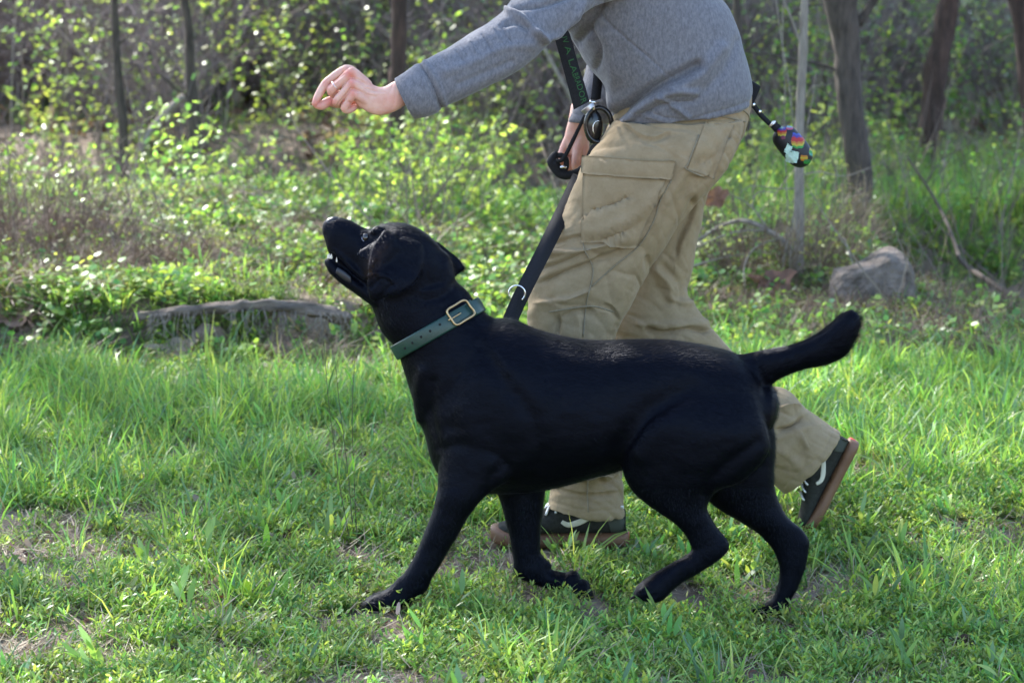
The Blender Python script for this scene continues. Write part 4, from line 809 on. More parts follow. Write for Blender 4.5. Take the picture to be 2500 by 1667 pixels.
    past = loft([(1262,1352,1320,1350,f,.020),(1252,1388,1336,1370,f,.024),(1272,1412,1346,1388,f,.024),(1327,1434,1352,1393,f,.022),(1361,1448,1380,1399,f,.024),(1388,1466,1410,1408,f,.028),(1412,1476,1434,1424,f,.027),(1428,1474,1446,1445,f,.018)], 24, 5)
    pads = [ball(at(1398,1404,f),(.016,.02,.010)), ball(at(1425,1425,f),(.014,.02,.010)), ball(at(1336,1380,f),(.010,.012,.010)), ball(at(1436,1462,f-.008),(.012,.008,.016)), ball(at(1415,1472,f+.012),(.012,.008,.012))]
    for k, dy in enumerate((-.02, .02)): pads.append(ball(at(1418, 1462, f + dy), (.02,.009,.014), 12, 8))
    earf = loft([(1040,572,1052,650,a+.055,.014),(1070,590,1080,672,a+.075,.010),(1098,613,1100,674,a+.085,.008),(1120,631,1116,670,a+.088,.008),(1133,650,1128,662,a+.088,.006)], 20, 5)
    # near ear: a folded flap hanging from the skull, its front rim turned out
    e = a - .066
    ear = loft([(925,580,1030,598,e+.012,.012),(868,620,1030,660,e-.004,.011),(903,640,1015,690,e-.018,.010),(897,668,985,712,e-.027,.009),(895,700,950,724,e-.028,.009),(899,726,922,737,e-.022,.007)], 24, 6)
    ear2 = loft([(935,560,985,610,e+.006,.014),(915,590,950,640,e-.010,.012),(903,622,925,668,e-.022,.012),(899,648,930,690,e-.030,.010),(905,664,950,682,e-.034,.008)], 20, 6)
    V, Q = fuse([torso, neck, head, jaw, flew, tail, thigh_n, meta_n, paw_n, thigh_f, paw_f, fore_n, paw1, fore_f, past, earf, ear, ear2] + brow + nosebr + toes + pads + toes0, 0.0038, 9, 0.5)
    S = [
        ([(1500,1125),(1522,1075),(1560,1020),(1620,975),(1690,950)], 26, -.006),       # thigh crease
        ([(1560,1100),(1600,1040),(1680,990)], 30, .006),
        ([(1180,850),(1230,930),(1290,1000),(1310,1060)], 22, -.005),                    # behind the shoulder
        ([(1150,880),(1110,960),(1100,1040)], 20, -.004),
        ([(1120,1010),(1180,1100),(1230,1150)], 34, .003),
        ([(1180,820),(1215,860),(1240,900)], 16, .004),
        ([(1320,1100),(1300,1160),(1280,1195)], 18, -.004),
        ([(1188,1195),(1200,1160),(1230,1130)], 14, -.004),
        ([(1720,1205),(1740,1160),(1790,1120),(1850,1080)], 16, -.005),
        ([(1340,870),(1450,890),(1560,880),(1680,900)], 22, .003),
        ([(812,620),(835,645),(862,672),(890,692)], 5, -.004),                            # mouth
        ([(905,592),(895,588),(884,592)], 6, -.0035), ([(880,572),(893,566),(908,566)], 4, .0025),
        ([(925,600),(918,660),(905,700)], 8, -.003),
        ([(1120,690),(1090,720),(1040,735)], 8, -.003), ([(1110,670),(1080,700),(1030,712)], 8, .003),
        ([(1840,870),(1850,900),(1870,940)], 10, -.004),
        ([(905,700),(930,680),(955,690)], 4, -.004), ([(930,725),(945,705),(960,695)], 5, -.004),
        ([(1030,905),(1020,960),(1026,1020)], 12, .006), ([(1058,930),(1050,1000),(1070,1090)], 12, -.005),
        ([(905,1467),(925,1470)], 3, -.003), ([(895,1480),(918,1481)], 3, -.003), ([(1560,1448),(1590,1440)], 3, -.003), ([(1566,1458),(1600,1452)], 3, -.003),
        ([(1840,1494),(1868,1488)], 3, -.003), ([(1842,1502),(1866,1500)], 3, -.0025),
        ([(965,572),(925,615),(903,660)], 7, .003), ([(900,674),(925,666),(950,680),(957,692)], 4, .0045), ([(920,640),(912,660),(918,672)], 5, -.004),
    ]
    V = sculpt(V, Q, S)
    N = normals(V, Q)
    V = V + N * ((fbm(V[:, 0] * 14, V[:, 2] * 22 + V[:, 1] * 9, 91) - 0.5) * 0.004)[:, None]
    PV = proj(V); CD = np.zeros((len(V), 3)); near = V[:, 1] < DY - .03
    for (u, v, r_, a_) in ((912,640,16,.9),(925,615,14,.6),(905,668,12,.9),(940,600,12,.4),(1890,1030,22,.35),(955,560,14,.3)): CD += (near * a_ * np.exp(-(np.hypot(PV[:, 0] - u, PV[:, 1] - v) / r_) ** 2))[:, None]  # faded brown ear rim, with its backlit glow put into the coat colour
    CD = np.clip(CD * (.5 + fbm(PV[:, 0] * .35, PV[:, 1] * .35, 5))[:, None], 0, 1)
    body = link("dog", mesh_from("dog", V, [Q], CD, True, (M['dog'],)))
    tag(body, "black labrador trotting left over the grass with head thrown back towards the hand", "dog")
    bv = bvh_of(V, Q)
    # coat hairs lying along the body
    tri = V[Q].mean(1); nQ = normals(V, Q)[Q[:, 0]]; area = np.linalg.norm(np.cross(V[Q[:, 2]] - V[Q[:, 0]], V[Q[:, 3]] - V[Q[:, 1]]), axis=1)
    K = 200000; k = rng.choice(len(Q), K, p=area / area.sum()); b = tri[k] + rng.normal(0, .0015, (K, 3)); nn = nQ[k]
    pr = proj(b)
    flow = np.tile(np.array([1.0, 0, -0.35]), (K, 1))
    legs = pr[:, 1] > 1190; flow[legs] = (0.15, 0, -1)
    nk = (pr[:, 0] < 1120) & (pr[:, 1] < 860); flow[nk] = (0.7, 0, -0.8)
    tl = pr[:, 0] > 1850; flow[tl & (pr[:, 1] < 960)] = (0.9, 0, 0.45)
    flow += rng.normal(0, .22, (K, 3)); flow -= nn * (flow * nn).sum(1)[:, None]; flow /= np.linalg.norm(flow, axis=1)[:, None] + 1e-9
    L = np.where(tl & (pr[:, 1] < 960), .016, np.where(legs | nk, .007, .011)) * U(.6, 1.2, K); L[(pr[:, 0] < 900) & (pr[:, 1] < 720)] *= .5
    side = np.cross(nn, flow) * (.00030)
    hair = np.stack([b - side, b + side, b + flow * L[:, None] + nn * (L * U(.05, .55, K))[:, None]], 1).reshape(-1, 3)
    ho = link("coat", mesh_from("coat", hair, [np.arange(K * 3).reshape(-1, 3)], None, False, (M['coat'],)), body); tag(ho, kind='stuff')
    # face
    p, nrm = hit(bv, 893, 581)
    mb = MB(); mb.add(*ball(p + np.array([0, .0065, 0]), .0100)); mb.obj("eye", M['eye'], body, col=False)
    mb = MB(); V2, Q2, T2 = ball(p + np.array([-.001, .0064, -.001]), .0101, 20, 14)
    keep = (V2[:, 0] - p[0]) + .6 * (V2[:, 2] - p[2]) < -.0065
    mb.add(V2 + np.array([0, -.0004, 0]), Q2[keep[Q2].all(1)]); mb.obj("eye_white", M['eye_white'], body, col=False)
    nose = fuse([ball(at(806, 549, DY), (.0115, .017, .016)), ball(at(816, 538, DY), (.014, .014, .009)), ball(at(802, 562, DY), (.007, .010, .010))], .002, 6)
    nV = sculpt(nose[0], nose[1], [([(798, 556), (806, 560), (812, 556)], 3, -.003)])
    link("nose", mesh_from("nose", nV, [nose[1]], None, True, (M['wet'],)), body)
    mb = MB()
    mb.add(*loft([(826,652,820,668,DY-.020,.004),(842,662,840,684,DY-.026,.004),(856,674,856,692,DY-.029,.003)], 12, 4)); mb.obj("lip_lining", M['lip'], body, col=False)
    for (u, v, y, r) in ((804, 625, -.010, .0022), (809, 625, -.014, .0028), (801, 626, -.004, .0022), (801, 626, .004, .0022), (822, 634, -.020, .0018)):
        mb = MB(); c = at(u, v, DY + y); mb.add(*chain([c + [0, 0, -.004], c, c + [0, 0, .005]], [r, r * .8, r * .3], 10, 2)); mb.obj("tooth", M['tooth'], body, col=False)
    # claws
    for (u, v, Y, d) in [(886,1484,n-.018,-1),(882,1484,n-.006,-1),(882,1482,n+.008,-1),(1836,1500,f-.018,-1),(1832,1501,f-.006,-1),(1553,1455,n-.02,-1),(1551,1456,n-.006,-1)]:
        c = at(u, v, Y); mb = MB(); mb.add(*chain([c, c + [d*.006, 0, -.002], c + [d*.011, 0, -.007]], [.0036, .003, .0012], 8, 3)); mb.obj("claw", M['claw'], body, col=False)
    mb = MB()
    for (u, v, du, dv) in [(800,590,-26,4),(803,600,-20,12),(806,608,-24,22),(801,660,-14,8),(806,668,-12,14)]:
        q = at(u, v, DY - .01); e2 = at(u + du, v + dv, DY - .03); mb.add(*tube([q, (q + e2) / 2 + [0, 0, .002], e2], [.0004, .0003, .0001], 4))
    tag(mb.obj("whiskers", M['coat'], body, col=False), kind='stuff')
    # collar: a band round the neck in one tilted plane
    c = (at(967, 858, DY) + at(1168, 748, DY)) / 2; ax = at(1168, 748, DY) - at(967, 862, DY); ax /= np.linalg.norm(ax)
    yy = np.array([0, 1.0, 0]); nr = np.cross(yy, ax); nr /= np.linalg.norm(nr)
    if nr[2] < 0: nr = -nr
    yy = yy - nr * .14; yy /= np.linalg.norm(yy); nr = np.cross(yy, ax); nr /= np.linalg.norm(nr); nr = nr if nr[2] > 0 else -nr
    m = 72; rows = []; hb = .0165
    for s in (-1, -.5, 0, .5, 1):
        ring = []
        for i in range(m):
            t = 2 * math.pi * i / m; d = ax * math.cos(t) * 1.3 - yy * math.sin(t)
            d /= np.linalg.norm(d); o = c + nr * s * hb
            h = bv.ray_cast(Vector(o), Vector(d)); ring.append(np.linalg.norm(np.array(h[0]) - o) if h[0] is not None else .09)
        rows.append(ring)
    rad = np.array(rows).max(0); k = np.ones(7) / 7; rad = np.convolve(np.concatenate([rad[-3:], rad, rad[:3]]), k, 'valid') + .0035
    tt = 2 * math.pi * np.arange(m) / m; D = ax[None] * np.cos(tt)[:, None] * 1.3 - yy[None] * np.sin(tt)[:, None]; D /= np.linalg.norm(D, axis=1)[:, None]
    Vr = []
    for (s, o) in ((-1, 0), (-1, .003), (-.8, .0042), (.8, .0042), (1, .003), (1, 0)):
        Vr.append(c + nr * s * hb + D * (rad + o)[:, None])
    Vc = np.concatenate(Vr); Qc = grid_faces(6, m); Qc = np.concatenate([Qc, np.stack([5 * m + np.arange(m), 5 * m + (np.arange(m) + 1) % m, (np.arange(m) + 1) % m, np.arange(m)], -1)])
    col = link("collar", mesh_from("collar", Vc, [Qc], None, True, (M['collar'],)), body)
    cb = bvh_of(Vc, Qc)
    def onc(u, v, off):
        p_, n_ = hit(cb, u, v)
        if p_ is None: p_ = at(u, v, DY - .07); n_ = np.array([0, -1.0, 0])
        if n_[1] > 0: n_ = -n_
        return p_ + n_ * off
    for (u, v) in ((1074, 792), (1050, 808), (1028, 822), (1007, 837), (989, 850), (1121, 765)):
        q = onc(u, v, .0006); mb = MB(); mb.add(*ball(q, (.0028, .0012, .0028), 12, 6)); mb.obj("hole", M['hole'], col, col=False)
    A0, A1 = np.array((974., 860.)), np.array((1162., 748.)); dl = (A1 - A0) / np.linalg.norm(A1 - A0); pl_ = np.array((dl[1], -dl[0]))
    def onb(u, v, off):
        q = np.array((u, v)) - A0; s_, t_ = q @ dl, q @ pl_; b_ = A0 + dl * s_
        return onc(b_[0], b_[1], off) + nr * (t_ / FPX * 5.13)
    cor = [(1086, 759), (1130, 733), (1157, 769), (1112, 797)]; ring = []
    for i in range(4):
        A = np.array(cor[i]); B = np.array(cor[(i + 1) % 4])
        for t in (.14, .5, .86): ring.append(A * (1 - t) + B * t)
    R3 = [onb(u, v, .0085) for u, v in ring]
    mb = MB(); P = R3 + R3[:2]; mb.add(*tube(P, .0025, 10, 4, flat=.8)); bk = mb.obj("buckle", M['brass'], col, col=False)
    A = onb(1094, 783, .009); B = onb(1122, 766, .009); mb = MB(); mb.add(*tube([R3[10], A, B], .0017, 8, 3)); mb.obj("prong", M['brass'], col, col=False)
    kp = [onb(1138, 737, .006), onb(1148, 754, .0075), onb(1158, 771, .006)]
    mb = MB(); mb.add(*tube(kp, [.006, .006, .006], 8, 4, flat=.35)); mb.obj("keeper_loop", M['collar'], col, col=False)
    return body
DOG = build_dog()

# ================================================================== the person
MY = 5.80
def zh(x, y): return (750 + x / 7.84, 140 + y / 7.84)          # reading of the near hand
def zf(x, y): return (1340 + x / 3.92, 60 + y / 3.92)          # reading of the far hand
def build_man():
    root = thing("person", (at(1430, 1300, 5.7)[0], 5.7, 0), "person in grey sweatshirt and khaki cargo trousers leaning forward with one arm out", "person")
    # ---------------- skin
    HY = 5.36
    def H(x, y, d=0.0): u, v = zh(x, y); return at(u, v, HY + d)
    palm = []
    def pl(x1, y1, x2, y2, d, hw): a, b = zh(x1, y1), zh(x2, y2); return (a[0], a[1], b[0], b[1], HY + d, hw)
    palm = loft([pl(2250, 500, 2120, 880, .012, .021), pl(1950, 470, 1920, 900, .006, .021), pl(1690, 455, 1760, 1000, 0, .022), pl(1480, 560, 1560, 1085, 0, .019), pl(1310, 555, 1360, 1112, 0, .017),
                 pl(1120, 440, 1180, 1060, .0, .016), pl(960, 330, 1010, 960, .0, .015), pl(860, 290, 900, 850, .0, .013)], 28, 5, 2.4)
    ch = [palm]
    ch.append(chain([H(1150, 520, .012), H(900, 300, .014), H(740, 240, .014), H(480, 400, .012), H(345, 520, .008), H(215, 730, .002), H(150, 880, -.002)], [.011, .0105, .0108, .0098, .0098, .0088, .0078]))   # index
    ch.append(chain([H(1150, 560, 0), H(980, 400, -.003), H(850, 300, -.004), H(650, 470, -.004), H(470, 620, -.004), H(500, 690, .006), H(640, 700, .018)], [.012, .0115, .0112, .0104, .0108, .0095, .008]))       # middle
    ch.append(chain([H(1150, 700, -.004), H(980, 560, -.010), H(860, 510, -.012), H(700, 680, -.012), H(560, 850, -.010), H(620, 880, .004), H(760, 850, .014)], [.012, .0112, .0106, .0098, .0096, .009, .008]))     # ring
    ch.append(chain([H(1150, 850, -.004), H(990, 740, -.012), H(880, 710, -.014), H(790, 850, -.014), H(715, 980, -.012), H(800, 1010, -.004), H(900, 960, .004)], [.012, .0108, .0100, .0090, .0092, .0085, .0075]))  # little
    ch.append(chain([H(1200, 850, .022), H(900, 880, .026), H(600, 880, .020), H(420, 850, .010), H(280, 930, .004), H(180, 930, .0)], [.014, .013, .0115, .0112, .010, .0065]))          # thumb
    for (x, y, d, r) in ((745, 235, .010, .0105), (850, 290, -.006, .0112), (858, 500, -.013, .0105), (880, 690, -.015, .0098)): ch.append(ball(H(x, y, d), r))
    ch.append(ball(H(1620, 800, -.010), (.017, .010, .014)))
    V1, Q1 = fuse(ch, .0013, 7, .5)
    def L(pts): return [zh(*p) for p in pts]
    V1 = sculpt(V1, Q1, [
        (L([(1480, 640), (1200, 600), (950, 480)]), 3.0, .0011), (L([(1480, 700), (1200, 700), (960, 690)]), 3.0, .0010), (L([(1430, 620), (1150, 480), (960, 380)]), 3.0, .0011),
        (L([(1300, 650), (1060, 560), (900, 400)]), 2.6, -.0012), (L([(1300, 760), (1060, 680), (880, 600)]), 2.6, -.0012),
        (L([(700, 330), (560, 440), (420, 560)]), 2.0, -.0022), (L([(830, 590), (740, 720), (620, 860), (540, 980)]), 2.0, -.0022), (L([(790, 430), (700, 540), (590, 640), (520, 730)]), 2.0, -.0022), (L([(800, 860), (860, 900), (940, 930)]), 3.0, -.003),
        (L([(1640, 520), (1560, 700), (1500, 900)]), 3.0, -.0010), (L([(1700, 600), (1680, 760), (1640, 950)]), 3.0, -.0009),
        (L([(360, 470), (400, 520)]), 1.4, -.0008), (L([(320, 490), (360, 550)]), 1.4, -.0008), (L([(470, 560), (520, 620)]), 1.3, -.0006)], 0)
    # far hand
    FY = 6.0
    def F(x, y, d=0.0): u, v = zf(x, y); return at(u, v, FY + d)
    def fl(x1, y1, x2, y2, d, hw): a, b = zf(x1, y1), zf(x2, y2); return (a[0], a[1], b[0], b[1], FY + d, hw)
    c2 = [loft([fl(210, 780, 400, 800, .01, .024), fl(190, 900, 385, 940, .0, .022), fl(165, 1000, 378, 1040, 0, .020), fl(150, 1080, 375, 1120, 0, .019), fl(150, 1160, 370, 1190, 0, .017), fl(180, 1220, 350, 1240, 0, .014)], 24, 5, 2.4)]
    c2.append(chain([F(300, 1080, -.006), F(275, 1180, -.012), F(262, 1280, -.016), F(255, 1360, -.012), F(300, 1400, .0)], [.014, .0125, .0115, .0105, .009]))
    c2.append(chain([F(200, 1080), F(150, 1180, .0), F(115, 1280, -.004), F(120, 1360, .004), F(190, 1390, .014)], [.013, .0115, .0105, .0098, .008]))
    c2.append(chain([F(230, 1100, .01), F(200, 1230, .012), F(190, 1330, .012), F(220, 1390, .02)], [.012, .011, .010, .008]))
    c2.append(chain([F(320, 1100, .01), F(320, 1220, .012), F(315, 1320, .01), F(300, 1370, .02)], [.012, .010, .009, .008]))
    c2.append(chain([F(340, 1060, .0), F(345, 1170, -.004), F(335, 1270, -.004), F(320, 1340, -.004)], [.013, .011, .010, .008]))
    V2, Q2 = fuse(c2, .0016, 6, .5)
    # trunk, neck, head and arms under the clothes
    b3 = [loft([(1530,300,1800,280,MY,.12),(1500,160,1790,140,MY,.14),(1450,20,1730,0,MY,.16),(1380,-90,1660,-100,MY,.17),(1310,-210,1560,-240,MY,.15),(1270,-300,1440,-330,MY,.08),(1220,-345,1340,-385,MY,.055),(1180,-390,1300,-430,MY,.055)], 28, 4)]
    hc = at(1190, -470, MY)
    b3 += [ball(hc, (.085, .075, .095), 24, 16), ball(hc + np.array([-.045, 0, -.06]), (.055, .055, .06), 20, 12), ball(hc + np.array([-.095, 0, -.02]), (.018, .012, .022), 12, 8), ball(hc + np.array([.01, -.076, -.01]), (.018, .010, .03), 12, 8), ball(hc + np.array([.01, .076, -.01]), (.018, .010, .03), 12, 8),
           ball(hc + np.array([-.088, 0, -.065]), (.014, .022, .008), 12, 8)]
    b3.append(loft([(1430,-180,1530,-80,5.66,.04),(1320,-40,1410,10,5.54,.035),(1245,40,1330,80,5.49,.036),(1120,110,1180,200,5.42,.036),(1010,178,1040,250,5.39,.028),(980,190,1000,245,5.38,.025)], 20, 4))
    b3.append(loft([(1420,-140,1560,-120,6.0,.05),(1460,100,1540,110,6.02,.045),(1415,240,1475,250,6.0,.033),(1395,275,1440,285,6.0,.026)], 20, 4))
    V3, Q3 = fuse(b3, .006, 6, .5)
    V = np.concatenate([V1, V2, V3]); Q = np.concatenate([Q1, Q2 + len(V1), Q3 + len(V1) + len(V2)])
    CS = np.zeros((len(V), 3)); PV = proj(V)
    for (x, y, r_, a_) in ((760,300,11,.7),(850,330,12,.75),(850,490,10,.9),(875,690,12,.8),(330,480,9,.5),(400,600,9,.3),(500,870,9,.4),(690,990,9,.4),(400,850,14,.9),(160,880,14,.8),(1600,780,14,.4),(860,920,10,.6)):
        u, v = zh(x, y); CS += (a_ * np.exp(-(np.hypot(PV[:, 0] - u, PV[:, 1] - v) / r_) ** 2))[:, None] * .75
    for (x, y, r_, a_) in ((150,1330,16,.7),(300,1330,16,.5),(150,1230,14,.5),(330,1180,14,.3)):
        u, v = zf(x, y); CS += (a_ * np.exp(-(np.hypot(PV[:, 0] - u, PV[:, 1] - v) / r_) ** 2))[:, None] * .7
    CS = np.clip(CS, 0, 1)
    link("body", mesh_from("body", V, [Q], CS, True, (M['skin'],)), root)
    mb = MB(); hb = fuse([ball(hc + np.array([.018, 0, .022]), (.092, .083, .095), 24, 16)], .006, 2)
    k = hb[0]; keep = (k[:, 0] > hc[0] - .055 + (k[:, 2] - hc[2]) * -.3) & (k[:, 2] > hc[2] - .05); mb.add(k, hb[1][keep[hb[1]].all(1)]); mb.obj("hair", mat("brown hair", (.05, .03, .02), rough=.6), root, col=False)
    for s in (-1, 1):
        mb = MB(); mb.add(*ball(hc + np.array([-.082, s * .03, -.005]), .011)); mb.obj("eye", M['eye'], root, col=False)
    # ring on the finger
    A, B = H(455, 500, -.004), H(555, 575, -.004); mid = H(540, 555, -.004); axd = H(650, 470, -.004) - H(470, 620, -.004); axd /= np.linalg.norm(axd)
    e1 = np.cross(axd, [0, 1, 0]); e1 /= np.linalg.norm(e1); e2 = np.cross(axd, e1)
    mb = MB(); P = [mid + (e1 * math.cos(t) + e2 * math.sin(t)) * .0104 for t in np.linspace(0, 2 * math.pi, 33)]; mb.add(*tube(P, .0009, 8)); mb.add(*ball(mid + e1 * np.sign(e1[2]) * .0108 , .0024, 8, 6)); mb.obj("ring", M['steel'], root, col=False)
    # crumb of food
    mb = MB()
    for q in ((62, 850), (75, 900), (70, 815)): mb.add(*ball(H(*q, .0), U(.0022, .0035), 7, 5))
    tag(mb.obj("treat", mat("brown treat", (.10, .045, .02), (.30, .2, .06), 400, .9, 800, .8, .002), None, col=False), "tiny brown dog treat pinched between thumb and index finger", "treat")

    # ---------------- sweatshirt
    tor = loft([(1500,298,1826,262,MY,.165),(1488,255,1836,222,MY,.18),(1474,205,1829,182,MY,.185),(1440,166,1816,130,MY,.187),(1410,120,1801,78,MY,.19),(1372,55,1779,25,MY,.195),(1345,-20,1752,-15,MY,.20),(1315,-100,1705,-110,MY,.205),(1285,-190,1630,-215,MY,.20),(1270,-270,1520,-310,MY,.15),(1265,-320,1420,-365,MY,.085)], 44, 6, 2.3, rnd=False)
    slv = loft([(1390,-220,1600,-60,5.66,.085),(1330,-150,1530,-10,5.60,.085),(1280,-50,1455,15,5.54,.075),(1243,12,1400,52,5.50,.067),(1200,52,1325,122,5.46,.061),(1142,88,1250,182,5.43,.056),(1081,127,1150,232,5.40,.050),(1035,152,1085,260,5.385,.046),(1022,160,1070,266,5.38,.044)], 32, 6, 2.2)
    fsl = loft([(1400,-150,1600,-120,6.02,.07),(1450,40,1570,50,6.03,.065),(1432,160,1540,150,6.02,.06),(1420,205,1520,210,6.01,.056),(1404,255,1500,262,6.0,.05),(1396,275,1496,280,6.0,.046)], 24, 5)
    V, Q = fuse([tor, slv, fsl], .0042, 9, .5)
    S = [([(1452,20),(1500,70),(1560,120),(1610,165),(1650,200)], 2.2, -.0022),            # side seam
        ([(1490,290),(1540,255),(1600,215),(1650,190),(1705,160)], 11, -.016), ([(1530,292),(1590,245),(1650,225),(1700,228)], 8, .008), ([(1560,285),(1620,255),(1690,250)], 5, -.005), ([(1610,235),(1650,262),(1680,285)], 5, .006),
        ([(1640,215),(1700,190),(1760,120)], 14, .007), ([(1700,240),(1770,170),(1800,100)], 10, -.004), ([(1480,90),(1500,180),(1495,260)], 18, .006), ([(1455,170),(1465,120),(1440,80)], 8, -.007), ([(1470,205),(1485,240),(1500,280)], 6, .006),
        ([(1405,110),(1440,60),(1470,10)], 10, -.010), ([(1026,156),(1056,205),(1078,264)], 2.6, -.0045), ([(1036,152),(1066,200),(1088,258)], 5, .003),
        ([(1310,80),(1340,92),(1390,60),(1440,-20)], 6, .007), ([(1240,28),(1270,42),(1300,72),(1330,100)], 6, .008), ([(1252,22),(1310,18),(1370,0),(1430,-30)], 5, -.006), ([(1290,70),(1260,55),(1235,60)], 7, -.006),
        ([(1200,62),(1212,84),(1228,108)], 4, .003, 's'), ([(1172,78),(1190,102),(1206,130)], 4, -.0035, 's'), ([(1142,96),(1156,116),(1172,142)], 4, .003, 's'), ([(1110,116),(1126,140),(1138,160)], 4, -.003, 's'), ([(1216,58),(1236,82),(1256,112)], 4, -.003, 's'), ([(1078,136),(1094,158),(1100,176)], 4, -.002, 's'),
        ([(1090,175),(1150,155),(1230,118),(1300,110)], 10, .004), ([(1120,205),(1180,180),(1250,150)], 8, -.003),
        ([(1500,297),(1573,282),(1624,296),(1675,301),(1726,289),(1794,269),(1828,256)], 4, .003), ([(1500,286),(1573,272),(1624,286),(1675,291),(1726,279),(1794,259),(1828,246)], 1.6, -.0015)]
    V = sculpt(V, Q, [(s[0], s[1] * 1.1, s[2] * 1.7) + tuple(s[3:]) for s in S]); N = normals(V, Q)
    V = V + N * ((fbm(V[:, 0] * 9 + V[:, 1] * 4, V[:, 2] * 9, 44) - .5) * .010)[:, None]
    # open the hem below: drop faces whose underside closes the body tube
    shirt = link("sweatshirt", mesh_from("sweatshirt", V, [Q], None, True, (M['shirt'],)), root); sb = bvh_of(V, Q)
    def cuff(rows, nm):
        mb = MB(); n = 36; C = []
        for (x1, y1, x2, y2, Y, hw, o) in rows:
            p1, p2 = at(x1, y1, Y), at(x2, y2, Y); c = (p1 + p2) / 2; a_ = (p1 - p2) / 2; la = np.linalg.norm(a_); a_ = a_ * (la + o) / la; th = np.linspace(0, 2 * math.pi, n, endpoint=False)
            C.append(c + a_ * np.cos(th)[:, None] + np.array([0, 1, 0]) * ((hw + o) * np.sin(th))[:, None])
        mb.add(np.concatenate(C), grid_faces(len(C), n)); mb.obj(nm, M['shirt'], root, col=False)
    cuff([(1030,154,1082,264,5.385,.045,-.006),(1023,157,1075,266,5.38,.045,.002),(1015,162,1066,272,5.378,.045,.004),(990,179,1040,283,5.375,.045,.003),(964,193,1012,290,5.37,.045,.001),(962,195,1010,289,5.37,.043,-.003),(990,180,1036,278,5.375,.041,-.005),(1020,165,1062,262,5.38,.039,-.006)], "cuff")
    cuff([(1399,266,1500,272,6.0,.046,-.003),(1396,276,1497,279,6.0,.046,.002),(1391,288,1492,290,6.0,.046,.002),(1387,297,1488,300,6.0,.045,0),(1392,296,1482,298,6.0,.04,-.003),(1400,270,1480,275,6.0,.038,-.004)], "cuff")

    # ---------------- trousers
    nl, fl_ = 5.69, 5.90
    hips = loft([(1510,240,1836,225,MY,.14),(1492,290,1834,262,MY,.15),(1472,335,1824,305,MY,.155),(1448,385,1796,372,MY,.15),(1440,450,1750,440,MY,.12)], 36, 5, 2.4)
    leg1 = loft([(1500,292,1820,290,nl+.03,.09),(1466,340,1812,340,nl+.01,.10),(1432,385,1786,392,nl,.10),(1401,452,1732,462,nl,.098),(1364,530,1674,530,nl,.092),(1324,606,1618,612,nl,.088),(1296,660,1580,676,nl,.084),(1286,720,1546,736,nl,.083),(1289,791,1508,806,nl,.082),
        (1300,880,1496,890,nl,.08),(1316,990,1505,995,nl,.08),(1334,1110,1516,1115,nl,.082),(1340,1175,1520,1180,nl,.084),(1334,1222,1525,1234,nl,.087),(1331,1237,1527,1256,nl,.088)], 36, 5, 2.4, rnd=False)
    leg2 = loft([(1560,330,1828,310,fl_-.03,.09),(1545,420,1778,405,fl_,.095),(1530,500,1728,480,fl_,.09),(1525,580,1708,570,fl_,.085),(1520,650,1692,655,fl_,.083),(1500,720,1680,712,fl_,.084),(1478,800,1712,770,fl_,.086),(1510,890,1765,832,fl_,.085),
        (1600,985,1820,885,fl_,.083),(1700,1060,1875,938,fl_,.084),(1790,1120,1925,955,fl_,.086),(1850,1160,1962,992,fl_,.09),(1885,1180,2000,1022,fl_,.092),(1912,1206,2050,1054,fl_,.094)], 36, 5, 2.4, rnd=False)
    V, Q = fuse([hips, leg1, leg2], .0034, 9, .5)
